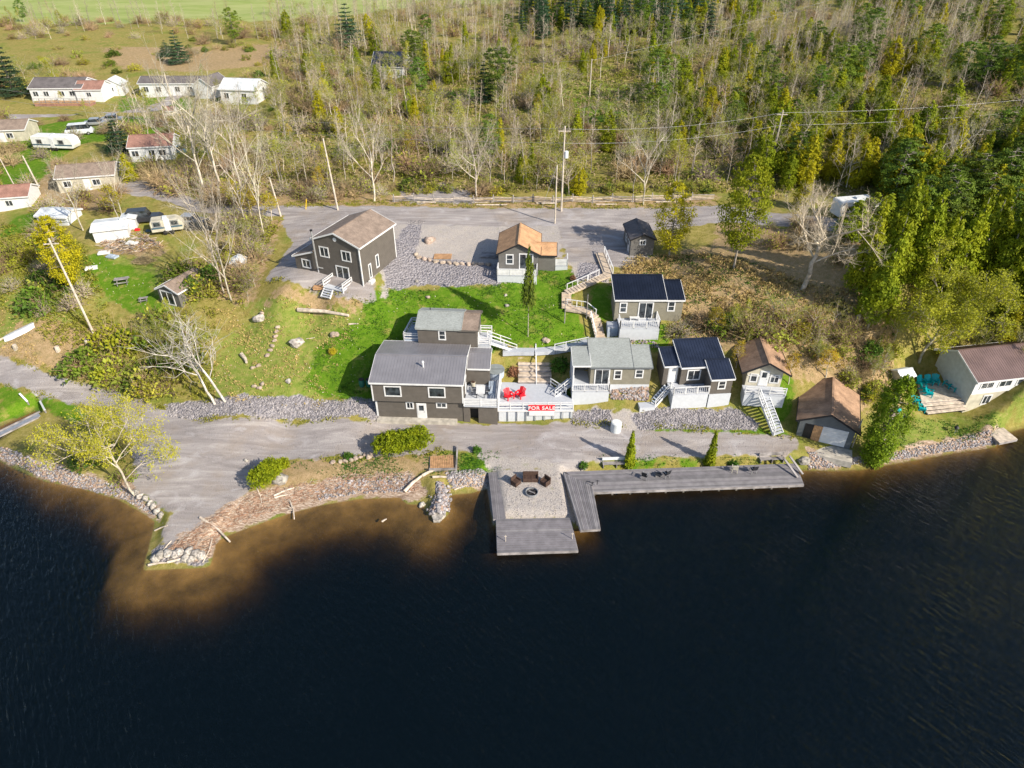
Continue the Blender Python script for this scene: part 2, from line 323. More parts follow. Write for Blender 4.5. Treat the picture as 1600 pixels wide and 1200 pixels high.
# ---------------------------------------------------------------- terrain
def axis(a,b,st,grow,lo,hi):
    v=list(np.arange(a,b,st)); s=st; x=v[-1]
    while x<hi: s*=grow; x+=s; v.append(x)
    s=st; x=a
    while x>lo: s*=grow; x-=s; v.insert(0,x)
    return np.array(v)
gx=axis(-62,64,.38,1.05,-1400,1400); gy=axis(37,108,.33,1.035,-120,1600)
GX,GY=np.meshgrid(gx,gy); XX=GX.ravel(); YY=GY.ravel()
ZZ=H(XX,YY)
ZN={  # zone -> (polygons as seen in the photo, edge softness m)
'road':([[(-60,545),(0,558),(60,579),(120,596),(180,612),(262,640),(300,658),(590,659),(890,660),(950,672),(1240,682),(1246,702),(1225,714),(1120,712),(990,716),(930,722),(880,728),(800,712),(700,703),(640,712),(540,712),(432,720),(390,765),(345,812),(310,850),(258,862),(250,835),(275,800),(212,770),(205,690),(180,640),(130,635),(60,620),(0,600),(-60,590)],
  [(190,278),(235,285),(290,305),(440,322),(600,322),(1130,320),(1190,330),(1330,345),(1330,365),(1190,352),(1130,346),(880,372),(870,352),(600,350),(480,345),(440,338),(300,330),(240,310),(180,300)],
  [(620,290),(690,286),(735,300),(740,318),(640,318)],
  [(340,142),(285,150),(250,172),(0,187),(0,180),(180,176),(250,160),(290,130)],
  [(440,336),(600,345),(600,372),(585,470),(540,470),(415,440),(455,385)],
  [(870,350),(1010,350),(1015,405),(985,420),(885,408)]],.7),
'gravel':([[(755,738),(905,735),(915,822),(768,822)],[(770,700),(905,705),(915,735),(880,745),(765,740),(740,715)],[(600,345),(880,350),(880,400),(780,440),(700,440),(640,410),(600,470),(590,400)],[(885,405),(960,405),(950,440),(900,440)],[(930,640),(1000,645),(1000,690),(900,690),(890,660)]],1.0),
'rock':([[(255,632),(300,628),(590,627),(594,657),(300,657),(265,650)],[(894,640),(955,640),(960,668),(895,660)],[(990,648),(1030,636),(1150,638),(1185,662),(1180,672),(1000,672)],
  [(640,345),(662,345),(650,400),(780,412),(782,446),(650,446),(600,452),(606,390)],[(905,408),(950,408),(945,440),(900,436)],[(232,884),(322,880),(330,850),(300,838),(240,860)]],.7),
'lawn':([[(590,446),(780,444),(850,415),(898,420),(905,440),(890,470),(915,520),(905,548),(780,545),(700,545),(590,560),(585,628),(520,628),(470,600),(500,540),(560,500)],[(925,440),(955,450),(960,500),(925,505)],[(1000,530),(1040,500),(1045,545),(930,547),(930,533)],
  [(150,395),(235,430),(250,470),(280,478),(240,500),(170,470),(120,430),(100,400)],[(0,601),(100,628),(170,645),(110,660),(70,640),(0,655)],[(212,762),(270,768),(268,790),(235,792)],[(722,706),(790,712),(780,738),(745,744),(722,742)],
  [(960,716),(1090,718),(1085,728),(960,728)],[(935,668),(965,672),(968,692),(930,688)],[(1010,668),(1180,670),(1230,672),(1230,682),(1010,680)],[(1200,560),(1240,600),(1235,668),(1205,665)],
  [(0,222),(60,240),(200,215),(290,200),(300,180),(185,182),(60,195),(0,195)],[(185,150),(300,155),(300,172),(185,174)],[(0,225),(110,232),(60,285),(0,300)],[(210,250),(232,250),(210,280),(195,270)],[(870,150),(930,150),(1010,185),(920,195)],[(700,140),(780,140),(760,165),(700,160)],[(20,340),(60,330),(60,360),(0,370)]],1.3),
'mid':([[(1375,650),(1560,640),(1600,640),(1560,685),(1400,705),(1370,700)],[(380,470),(560,470),(600,500),(590,560),(500,640),(330,630),(330,560),(400,490)],[(0,440),(90,430),(130,520),(60,560),(0,540)],[(120,400),(250,400),(260,470),(160,480)],[(660,640),(600,640),(640,632)],[(860,120),(1060,130),(1080,200),(880,200)]],3.0),
'dry':([[(150,75),(420,70),(440,100),(300,112),(190,108)],[(980,402),(1120,395),(1250,440),(1240,520),(1160,540),(1060,500),(1060,455),(955,445)],[(1060,500),(1240,480),(1400,490),(1400,630),(1340,640),(1240,590),(1150,550),(1050,545)],[(1120,350),(1340,362),(1400,470),(1250,480),(1120,400)],[(200,262),(600,290),(600,318),(330,322),(220,290)],[(330,330),(440,345),(400,470),(330,470)],[(60,250),(200,260),(180,330),(60,330)],[(430,722),(560,714),(700,712),(722,735),(650,745),(540,748),(430,775)],[(30,500),(180,515),(190,590),(100,585),(0,552)],[(420,455),(590,470),(560,485),(420,470)],[(150,370),(260,380),(250,400),(160,395)],[(1060,395),(1130,375),(1130,400),(1100,410)],[(600,306),(1120,306),(1120,322),(600,322)],[(440,320),(600,320),(600,330),(440,330)]],1.5),
'debris':([[(268,875),(256,858),(330,806),(392,768),(440,764),(540,742),(640,736),(668,770),(660,785),(560,776),(500,788),(450,801),(400,818),(350,838),(325,872)],[(1262,700),(1345,712),(1400,702),(1500,680),(1570,672),(1560,700),(1400,722),(1262,735)],[(695,742),(765,740),(765,758),(700,764)],[(0,700),(60,722),(130,740),(200,755),(240,790),(250,815),(190,780),(75,752),(0,718)]],.8),
'field':([[(-400,-20),(700,-20),(640,12),(560,22),(400,34),(300,30),(170,38),(-400,44)],[(700,0),(820,0),(810,8),(720,8)]],4.0),
}
NI=_n2(XX,YY,.9,5)*.35+_n2(XX,YY,2.7,1)*.15
WT={}
for k,(polys,soft) in ZN.items():
    d=np.full(XX.shape,-50.)
    for p in polys:
        Q=GP(p); bx=(XX>Q[:,0].min()-9)&(XX<Q[:,0].max()+9)&(YY>Q[:,1].min()-9)&(YY<Q[:,1].max()+9)
        if not bx.any(): continue
        dd=sdf(XX[bx],YY[bx],Q); d[bx]=np.maximum(d[bx],dd)
    WT[k]=np.clip(.5+(d+NI*soft)/(2*soft),0,1)
DSH=pdist(XX,YY,SHN,False)*np.where(pip(XX,YY,LANDP),1,-1)
WT['bed']=np.clip(.5-(DSH+.45)/.8,0,1)
_fx=sst(-45,-20,YY-150) # forest floor greener patches
def ground_mat():
    m=bpy.data.materials.new('ground_cover'); m.use_nodes=True; n=m.node_tree; N=n.nodes; L=n.links
    b=N['Principled BSDF']; b.inputs['Roughness'].default_value=.95; b.inputs['Specular IOR Level'].default_value=.15
    tc=N.new('ShaderNodeTexCoord'); P=tc.outputs['Object']
    def noise(s,det=5,st=(1,1,1),rot=0,dist=0):
        mp=N.new('ShaderNodeMapping'); mp.inputs['Scale'].default_value=st; mp.inputs['Rotation'].default_value=(0,0,rot); L.new(P,mp.inputs[0])
        x=N.new('ShaderNodeTexNoise'); x.inputs['Scale'].default_value=s; x.inputs['Detail'].default_value=det; x.inputs['Roughness'].default_value=.62; x.inputs['Distortion'].default_value=dist
        L.new(mp.outputs[0],x.inputs[0]); return x.outputs[0]
    def ramp(f,stops):
        r=N.new('ShaderNodeValToRGB'); e=r.color_ramp.elements
        while len(e)<len(stops): e.new(.5)
        for i,(p,c) in enumerate(stops): e[i].position=p; e[i].color=(*c,1)
        L.new(f,r.inputs[0]); return r.outputs[0]
    def mix(a,bb,f):
        x=N.new('ShaderNodeMix'); x.data_type='RGBA'; L.new(a,x.inputs['A']); L.new(bb,x.inputs['B'])
        if isinstance(f,float): x.inputs['Factor'].default_value=f
        else: L.new(f,x.inputs['Factor'])
        return x.outputs['Result']
    fine=noise(9,6); med=noise(1.6,6); big=noise(.22,5); huge=noise(.06,4)
    def wt(name,amt=.8,nz=med):
        a=N.new('ShaderNodeAttribute'); a.attribute_name='w_'+name
        x=N.new('ShaderNodeMath'); x.operation='MULTIPLY_ADD'; x.inputs[1].default_value=amt; L.new(nz,x.inputs[0]); L.new(a.outputs['Fac'],x.inputs[2])
        y=N.new('ShaderNodeMapRange'); y.interpolation_type='SMOOTHSTEP'; y.inputs[1].default_value=.5+amt*.5-.12; y.inputs[2].default_value=.5+amt*.5+.12; L.new(x.outputs[0],y.inputs[0]); return y.outputs[0]
    # woodland / rough grass base
    base=mix(ramp(med,[(.3,(.18,.14,.04)),(.5,(.33,.25,.09)),(.68,(.48,.35,.17))]),ramp(fine,[(.3,(.09,.12,.015)),(.55,(.24,.25,.04)),(.75,(.40,.33,.16))]),.45)
    base=mix(base,ramp(fine,[(.3,(.08,.15,.012)),(.7,(.22,.27,.04))]),ramp(big,[(.5,(0,0,0)),(.66,(.7,.7,.7))]))
    mid=mix(ramp(med,[(.32,(.08,.18,.010)),(.5,(.19,.26,.03)),(.66,(.36,.30,.11))]),ramp(fine,[(.3,(.10,.17,.015)),(.7,(.36,.33,.12))]),.45)
    lawn=mix(ramp(med,[(.3,(.055,.135,.006)),(.52,(.11,.215,.010)),(.68,(.21,.26,.04))]),ramp(fine,[(.3,(.04,.11,.004)),(.6,(.12,.235,.012)),(.75,(.28,.30,.07))]),.5)
    lawn=mix(lawn,ramp(fine,[(.3,(.20,.19,.03)),(.7,(.40,.34,.12))]),ramp(noise(.7,5),[(.56,(0,0,0)),(.70,(.8,.8,.8))]))
    dry=mix(ramp(med,[(.3,(.19,.16,.04)),(.5,(.38,.25,.11)),(.7,(.56,.38,.22))]),ramp(fine,[(.3,(.14,.12,.05)),(.7,(.52,.40,.27))]),.5)
    field=ramp(noise(.12,5,(.4,1,1)),[(.35,(.26,.33,.09)),(.65,(.37,.40,.16))])
    tr=noise(.55,6,(.22,1.5,1),0,1.2)
    road=mix(ramp(tr,[(.34,(.22,.195,.19)),(.48,(.32,.29,.285)),(.56,(.37,.34,.335)),(.68,(.52,.48,.465))]),ramp(fine,[(.3,(.22,.21,.22)),(.7,(.42,.39,.39))]),.35)
    road=mix(road,ramp(med,[(.3,(.27,.225,.19)),(.7,(.37,.31,.26))]),ramp(big,[(.5,(0,0,0)),(.66,(.55,.55,.55))]))
    grav=mix(ramp(fine,[(.35,(.22,.205,.20)),(.52,(.42,.39,.38)),(.68,(.60,.56,.54))]),ramp(med,[(.35,(.34,.32,.31)),(.6,(.46,.40,.35)),(.72,(.20,.24,.08))]),.4)
    vo=N.new('ShaderNodeTexVoronoi'); vo.inputs['Scale'].default_value=3.2; L.new(P,vo.inputs['Vector'])
    vs=N.new('ShaderNodeSeparateColor'); L.new(vo.outputs['Color'],vs.inputs[0])
    rock=ramp(vs.outputs[0],[(0,(.20,.19,.21)),(.5,(.30,.285,.31)),(1,(.42,.40,.42))])
    rock=mix(rock,ramp(fine,[(.3,(.16,.15,.17)),(.7,(.46,.43,.46))]),.35)
    db=noise(3.2,7,(.5,2.4,1),.35,1.5)
    deb=ramp(db,[(.34,(.15,.10,.075)),(.47,(.34,.24,.17)),(.56,(.50,.39,.31)),(.7,(.66,.59,.52))])
    bed=mix(ramp(noise(.8,6,(1,1,1)),[(.3,(.10,.06,.018)),(.7,(.32,.19,.06))]),ramp(big,[(.4,(.11,.065,.02)),(.6,(.31,.18,.055))]),.5)
    road=mix(road,ramp(fine,[(.3,(.40,.39,.42)),(.7,(.56,.53,.54))]),ramp(noise(.35,4,(.6,1,1),.3,.8),[(.54,(0,0,0)),(.7,(.75,.75,.75))]))
    out=base
    for nm,c,a in(('mid',mid,.9),('field',field,.5),('dry',dry,.9),('lawn',lawn,.7),('gravel',grav,.7),('rock',rock,.6),('road',road,.45),('debris',deb,.8),('bed',bed,.3)):
        out=mix(out,c,wt(nm,a))
    L.new(out,b.inputs['Base Color'])
    bp=N.new('ShaderNodeBump'); bp.inputs['Strength'].default_value=.55; bp.inputs['Distance'].default_value=.22; L.new(fine,bp.inputs['Height'])
    b2=N.new('ShaderNodeBump'); b2.inputs['Distance'].default_value=.25; L.new(vo.outputs['Distance'],b2.inputs['Height']); L.new(wt('rock',.6),b2.inputs['Strength']); b2.invert=True
    L.new(bp.outputs[0],b2.inputs['Normal']); L.new(b2.outputs[0],b.inputs['Normal'])
    return m
MT['ground']=ground_mat()
nx,ny=len(gx),len(gy)
ii=(np.arange(ny-1)[:,None]*nx+np.arange(nx-1)[None]).ravel()
FQ=np.stack([ii,ii+1,ii+nx+1,ii+nx],1)
own=np.zeros(len(FQ),int); names=['ground','meadow','field','dry_bank','lawn','gravel_ground','rock_bank','road','shore_debris','lake_bed']
for k,nm in enumerate(('mid','field','dry','lawn','gravel','rock','road','debris','bed')):
    wq=WT[nm][FQ].mean(1); own[wq>.5]=k+1
for k,nm in enumerate(names):
    f=FQ[own==k]
    if not len(f): continue
    u,inv=np.unique(f,return_inverse=True)
    me=mesh_np(nm,np.stack([XX[u],YY[u],ZZ[u]],1),inv.reshape(-1,4),['ground'],smooth=True)
    for z,a in WT.items():
        at=me.attributes.new('w_'+z,'FLOAT','POINT'); at.data.foreach_set('value',a[u].astype(np.float32))
    tag(link(nm,me),kind='structure')
# ---------------------------------------------------------------- water
def water_mat():
    m=bpy.data.materials.new('lake_water'); m.use_nodes=True; n=m.node_tree; N=n.nodes; L=n.links; N.remove(N['Principled BSDF'])
    tr=N.new('ShaderNodeBsdfTransparent'); gl=N.new('ShaderNodeBsdfGlossy'); gl.inputs['Roughness'].default_value=.10; fr=N.new('ShaderNodeFresnel'); fr.inputs[0].default_value=1.33
    ms=N.new('ShaderNodeMixShader'); tc=N.new('ShaderNodeTexCoord'); df=N.new('ShaderNodeBsdfDiffuse'); df.inputs[0].default_value=(.0012,.0036,.0056,1); ad=N.new('ShaderNodeAddShader')
    def nz(s,st,rot,det=3,dist=0):
        mp=N.new('ShaderNodeMapping'); mp.vector_type='TEXTURE'; mp.inputs['Scale'].default_value=(1/st[0],1/st[1],1); mp.inputs['Rotation'].default_value=(0,0,rot); L.new(tc.outputs['Object'],mp.inputs[0])
        x=N.new('ShaderNodeTexNoise'); x.inputs['Scale'].default_value=s; x.inputs['Detail'].default_value=det; x.inputs['Distortion'].default_value=dist; L.new(mp.outputs[0],x.inputs[0]); return x.outputs[0]
    a=nz(2.0,(.42,1.6,1),R(-50),4,.3); c=nz(.12,(.6,1.2,1),R(-40),3)
    mr=N.new('ShaderNodeMapRange'); mr.inputs[1].default_value=.35; mr.inputs[2].default_value=.65; mr.inputs[3].default_value=.7; L.new(c,mr.inputs[0])
    mu=N.new('ShaderNodeMath'); mu.operation='MULTIPLY'; L.new(a,mu.inputs[0]); L.new(mr.outputs[0],mu.inputs[1])
    bp=N.new('ShaderNodeBump'); bp.inputs['Strength'].default_value=1; bp.inputs['Distance'].default_value=.20; L.new(mu.outputs[0],bp.inputs['Height'])
    L.new(bp.outputs[0],gl.inputs['Normal']); L.new(bp.outputs[0],fr.inputs['Normal'])
    ge=N.new('ShaderNodeNewGeometry'); iv=N.new('ShaderNodeMath'); iv.operation='SUBTRACT'; iv.inputs[0].default_value=1; L.new(ge.outputs['Backfacing'],iv.inputs[1]); fm=N.new('ShaderNodeMath'); fm.operation='MULTIPLY'; L.new(fr.outputs[0],fm.inputs[0]); L.new(iv.outputs[0],fm.inputs[1]); L.new(fm.outputs[0],ms.inputs[0]); L.new(tr.outputs[0],ad.inputs[0]); L.new(df.outputs[0],ad.inputs[1]); L.new(ad.outputs[0],ms.inputs[1]); L.new(gl.outputs[0],ms.inputs[2]); L.new(ms.outputs[0],N['Material Output'].inputs[0])
    va=N.new('ShaderNodeVolumeAbsorption'); va.inputs['Color'].default_value=(.40,.36,.20,1); va.inputs['Density'].default_value=.95; L.new(va.outputs[0],N['Material Output'].inputs['Volume'])
    return m
MT['water']=water_mat()
wb=MB(); wb.box(-1390,1390,-110,130,-40,0,'water'); tag(wb.build('water'),kind='structure')
# ---------------------------------------------------------------- tree makers (height 1 unit = real metres at scale 1)
def branchset(rg,h,mode,depth=3,kids=4,spread=1.0,base=.35,r0=.010,bend=.12):
    trunk=[];br=[];tips=[]
    def seg(lst,p,q,a,b): lst.append([*p,*q,a,b])
    def limb(p,d,L,r,lv):
        n=3 if lv<2 else 2; pts=[p]; dd=d.copy()
        for i in range(n):
            dd=dd+rg.normal(size=3)*bend; dd[2]+=.05; dd/=np.linalg.norm(dd); pts.append(pts[-1]+dd*L/n)
        rr=np.linspace(r,r*.45,n+1)
        for i in range(n): seg(br,pts[i],pts[i+1],rr[i],rr[i+1])
        if lv>=depth:
            tips.append(pts[-1]); tips.append((pts[-1]+pts[-2])/2)
            for _ in range(3):
                q_=pts[rg.integers(1,n+1)]; e_=dd*.7+rg.normal(size=3)*.7; e_[2]+=.3; seg(br,q_,q_+e_/np.linalg.norm(e_)*L*rg.uniform(.5,1.0),r*.5,r*.22)
            return
        for k in range(kids):
            t=rg.uniform(.3,1) if k else 1.0; i=min(int(t*n),n-1); P=pts[i]+(pts[i+1]-pts[i])*(t*n-i)
            nd=dd*.85+rg.normal(size=3)*.62*spread; nd[2]+=.22; nd/=np.linalg.norm(nd)
            limb(P,nd,L*rg.uniform(.42,.62),r*.45,lv+1)
    top=np.array([rg.normal()*.03*h,rg.normal()*.03*h,h*(.92 if mode=='slender' else .55)])
    n=6; pts=[np.zeros(3)]
    for i in range(1,n+1): pts.append(top*i/n+np.append(rg.normal(size=2)*h*.008,0))
    R_=np.linspace(r0*h,r0*h*(.22 if mode=='slender' else .6),n+1)
    for i in range(n): seg(trunk,pts[i],pts[i+1],R_[i],R_[i+1])
    if mode=='slender':
        m=22
        for k in range(m):
            t=base+(1-base)*(k+rg.uniform())/m; i=min(int(t*n),n-1); P=pts[i]+(pts[i+1]-pts[i])*(t*n-i)
            a=rg.uniform(0,6.28); d=np.array([math.cos(a),math.sin(a),.75*rg.uniform(.5,1.5)]); d/=np.linalg.norm(d)
            limb(P,d,h*.17*spread*(1.25-t),r0*h*.3,depth-1)
    else:
        m=7
        for k in range(m):
            t=base+(1-base)*(k+1)/m; i=min(int(t*n),n-1); P=pts[i]+(pts[i+1]-pts[i])*(t*n-i)
            a=k*2.4+rg.uniform(-.4,.4); d=np.array([math.cos(a)*spread,math.sin(a)*spread,rg.uniform(.6,1.4)]); d/=np.linalg.norm(d)
            limb(P,d,h*rg.uniform(.30,.42),r0*h*.55,1)
    return trunk,br,np.array(tips)
def pair(kind,trunk_mesh,crown_mesh): return (kind,trunk_mesh,crown_mesh)
def mk_bare(seed,h,mode='slender',bark='bark_pale',twig='twig',leaf=None,nleaf=2,lsize=.16,**k):
    rg=np.random.default_rng(seed); tk,br,tips=branchset(rg,h,mode,**k)
    V,Fc=tubes(tk,6); tm=mesh_np('trunk',V,Fc,[bark],smooth=True)
    V,Fc=tubes(br,3); parts=[(V,Fc,0)]
    if leaf:
        P=np.repeat(tips,nleaf,0)+rg.normal(size=(len(tips)*nleaf,3))*h*.022
        V2,F2=leaves(P,lsize,rg); parts.append((V2,F2,1))
    V,Fc,M_=combine(parts); cm=mesh_np('crown',V,Fc,[bark if not leaf else bark]+([leaf] if leaf else []),M_)
    if not leaf: cm.materials[0]=MT[twig]
    return (tm,cm)
def mk_conifer(seed,h,r,leaf,prof='cone',K=170,m=16,size=.24,base=.05,bark='bark',gap=0,flat=.6):
    rg=np.random.default_rng(seed); V,Fc=tubes([[0,0,0,0,0,h*.5,h*.016,h*.010],[0,0,h*.5,0,0,h*.96,h*.010,h*.002]],6)
    tm=mesh_np('trunk',V,Fc,[bark],smooth=True)
    if prof=='cone': t=1-np.sqrt(rg.uniform(0.002,1,K))
    elif prof=='spire': t=1-rg.uniform(0,1,K)**.62
    else: t=rg.uniform(0,1,K)
    if prof=='tier':
        nt_=11; t=(np.floor((1-np.sqrt(rg.uniform(0.0,1,K)))*nt_)+.5)/nt_
    th=rg.uniform(0,2*math.pi,K)
    lump=1+.22*np.sin(3*th+seed)*np.cos(7*t+seed)+.15*rg.normal(size=K)
    if prof in('cone','tier'): rad=r*(1-t)**.85
    elif prof=='spire': rad=r*np.minimum(1,(1-t)*2.2)**.8*(.75+.25*np.minimum(1,t*5))
    else: rad=r*np.sqrt(np.maximum(.02,1-(2*t-1)**2))
    q=rg.uniform(.45,1,K)**.5
    c=np.stack([np.cos(th)*rad*q*lump,np.sin(th)*rad*q*lump,h*(base+(1-base)*t)-(.12*rad*q if prof=='tier' else 0)],1)
    nrm=np.stack([np.cos(th),np.sin(th),np.full(K,.55)],1)
    cc=np.repeat(c,m,0)+rg.normal(size=(K*m,3))*np.array([1,1,flat])*r*.13*np.repeat((.5+.7*(1-t)),m)[:,None]
    V,Fc=leaves(cc,size,rg,np.repeat(nrm,m,0)); parts=[(V,Fc,0)]
    if prof in('tier','oval'):
        sg=[[0,0,max(.1,z-(.0)),x,y,z,.012*h*.5,.004*h*.5] for x,y,z in c[::4]]; V2,F2=tubes(sg,3); parts.append((V2,F2,1))
    V,Fc,M_=combine(parts); cm=mesh_np('crown',V,Fc,[leaf,bark],M_)
    return (tm,cm)
def mk_shrub(seed,r,h,leaf,K=60,m=14,size=.16,twigs=30,tw='twig_brown'):
    rg=np.random.default_rng(seed); th=rg.uniform(0,6.28,K); ph=np.arccos(rg.uniform(0,1,K)); q=rg.uniform(.5,1.05,K)
    c=np.stack([np.sin(ph)*np.cos(th)*r*q,np.sin(ph)*np.sin(th)*r*q,np.cos(ph)*h*q*.85+.1],1)
    sg=[]
    for i in range(twigs):
        p=c[i%K]; a=rg.normal(size=3)*.08; sg.append([a[0],a[1],-.1,p[0]*.6,p[1]*.6,p[2]*.7,.03*h,.018*h]); e=p*1.1+rg.normal(size=3)*.12
        sg.append([p[0]*.6,p[1]*.6,p[2]*.7,*e,.018*h,.006*h])
        for j in range(2):
            e2=e+rg.normal(size=3)*.28*r; e2[2]=max(.05,e2[2]+.12); sg.append([p[0]*.8,p[1]*.8,p[2]*.85,*e2,.010*h,.004*h])
    V,Fc=tubes(sg,3); tm=mesh_np('stems',V,Fc,[tw])
    if m:
        cc=np.repeat(c,m,0)+rg.normal(size=(K*m,3))*r*.14; V,Fc=leaves(cc,size,rg); cm=mesh_np('foliage',V,Fc,[leaf])
    else: cm=None
    return (tm,cm)
PR={}
PR['bare']=[mk_bare(10+i,9,'slender',bark='bark_pale' if i%2 else 'bark',twig='twig' if i<4 else 'twig_brown',depth=3,kids=4,spread=.8+.15*(i%3)) for i in range(5)]
PR['wide']=[mk_bare(20+i,9,'wide',bark='bark_pale',twig='twig',depth=4,kids=3,spread=1.0,base=.3) for i in range(3)]
PR['bud']=[mk_bare(30+i,8,'slender' if i%2 else 'wide',bark='bark_pale',leaf='leaf_olive' if i<3 else 'leaf_bud',nleaf=6,lsize=.13,depth=3,kids=4,spread=1.2) for i in range(4)]
PR['gold']=[mk_bare(40+i,8,'slender',bark='bark_pale',leaf='leaf_gold',nleaf=8,lsize=.15,depth=3,kids=3,spread=1.3) for i in range(2)]
PR['cedar']=[mk_conifer(50+i,8,1.45,'leaf_cedar' if i<4 else 'leaf_cedar_gold','spire' if i%2 else 'cone',K=230,m=24,size=.18,flat=.9) for i in range(6)]
PR['pine']=[mk_conifer(60+i,9,2.3,'leaf_pine','oval',K=130,m=34,size=.18,base=.22,flat=.45) for i in range(3)]
PR['spruce']=[mk_conifer(70+i,10,2.1,'leaf_spruce','tier',K=210,m=24,size=.18,base=.06,flat=.3) for i in range(2)]
PR['shrub']=[mk_shrub(80,1.3,1.4,'leaf_olive',K=30,m=10,size=.2,twigs=50),mk_shrub(81,1.5,1.2,'leaf_olive',m=8,K=40,twigs=60),mk_shrub(82,1.2,1.3,'leaf_bud',K=50,m=10,twigs=40),mk_shrub(83,1.4,1.5,'leaf_pine',K=50,m=14,size=.2)]
PR['brush']=[mk_shrub(90+i,1.5,1.7,'leaf_olive',K=90,m=0 if i==0 else 2,twigs=90,tw='twig' if i==1 else 'twig_brown') for i in range(3)]
for l in PR.values():
    for i,(a,b) in enumerate(l):
        if b is None: l[i]=(a,None)
INFO={'bare':('bare_tree','tree'),'wide':('bare_tree','tree'),'bud':('budding_tree','tree'),'gold':('golden_tree','tree'),'cedar':('cedar_tree','tree'),'pine':('pine_tree','tree'),'spruce':('spruce_tree','tree'),'shrub':('shrub','shrub'),'brush':('bare_shrub','shrub')}
HH={'bare':9,'wide':9.3,'bud':8,'gold':8,'cedar':8,'pine':9,'spruce':10,'shrub':1.4,'brush':1.8}
RR={'bare':1.6,'wide':4.2,'bud':2.8,'gold':2,'cedar':1.45,'pine':2.3,'spruce':2.1,'shrub':1.4,'brush':1.6}
def plant(kind,p,h,label,group=None,rad=None,var=None,name=None,cat=None,rot=None,meshes=None,lean=(0,0)):
    nm,ct=INFO[kind]; ms=meshes or PR[kind][rnd.randrange(len(PR[kind])) if var is None else var]
    o=T(name or nm,label,cat or ct,p,0,group); s=h/HH[kind]; sr=(rad/RR[kind]) if rad else s
    o.scale=(sr,sr,s); o.rotation_euler=(lean[0],lean[1],rnd.uniform(0,6.28) if rot is None else rot)
    for n_,m_ in zip(('trunk','crown') if ct=='tree' else ('stems','foliage'),ms):
        if m_: link(n_,m_,o)
    return o
PROTO={}
def scatter(name,label,cat,pts,kind):   # pts: list of x,y,z,s,sz ; one uncountable mass
    if not len(pts): return
    P=np.array(pts); me=bpy.data.meshes.new(name); me.from_pydata([tuple(p[:3]) for p in P],[],[])
    a=me.attributes.new('scl','FLOAT_VECTOR','POINT'); a.data.foreach_set('vector',np.stack([P[:,3],P[:,3],P[:,4]],1).astype(np.float32).ravel())
    a=me.attributes.new('rot','FLOAT_VECTOR','POINT'); z=np.zeros((len(P),3),np.float32); z[:,2]=rng.uniform(0,6.28,len(P)); z[:,0]=rng.normal(size=len(P))*.03; z[:,1]=rng.normal(size=len(P))*.03; a.data.foreach_set('vector',z.ravel())
    a=me.attributes.new('idx','INT','POINT'); a.data.foreach_set('value',rng.integers(0,len(PR[kind]),len(P)).astype(np.int32))
    o=tag(link(name,me),label,cat,kind='stuff')
    g=bpy.data.node_groups.new(name,'GeometryNodeTree'); g.interface.new_socket('Geometry',in_out='INPUT',socket_type='NodeSocketGeometry'); g.interface.new_socket('Geometry',in_out='OUTPUT',socket_type='NodeSocketGeometry')
    N=g.nodes; L=g.links; gi=N.new('NodeGroupInput'); go=N.new('NodeGroupOutput'); jj=N.new('GeometryNodeJoinGeometry')
    for pr in reversed(PROTO[kind]):
        j=N.new('GeometryNodeJoinGeometry')
        for ob in pr:
            oi=N.new('GeometryNodeObjectInfo'); oi.transform_space='ORIGINAL'; oi.inputs['Object'].default_value=ob; oi.inputs['As Instance'].default_value=False
            L.new(oi.outputs['Geometry'],j.inputs[0])
        t=N.new('GeometryNodeGeometryToInstance'); L.new(j.outputs[0],t.inputs[0]); L.new(t.outputs[0],jj.inputs[0])
    ip=N.new('GeometryNodeInstanceOnPoints'); L.new(gi.outputs[0],ip.inputs['Points']); L.new(jj.outputs[0],ip.inputs['Instance']); ip.inputs['Pick Instance'].default_value=True
    for nm_,ty,sk in(('idx','INT','Instance Index'),('rot','FLOAT_VECTOR','Rotation'),('scl','FLOAT_VECTOR','Scale')):
        na=N.new('GeometryNodeInputNamedAttribute'); na.data_type=ty; na.inputs['Name'].default_value=nm_; L.new(na.outputs['Attribute'],ip.inputs[sk])
    L.new(ip.outputs[0],go.inputs[0]); o.modifiers.new('scatter','NODES').node_group=g
    return o
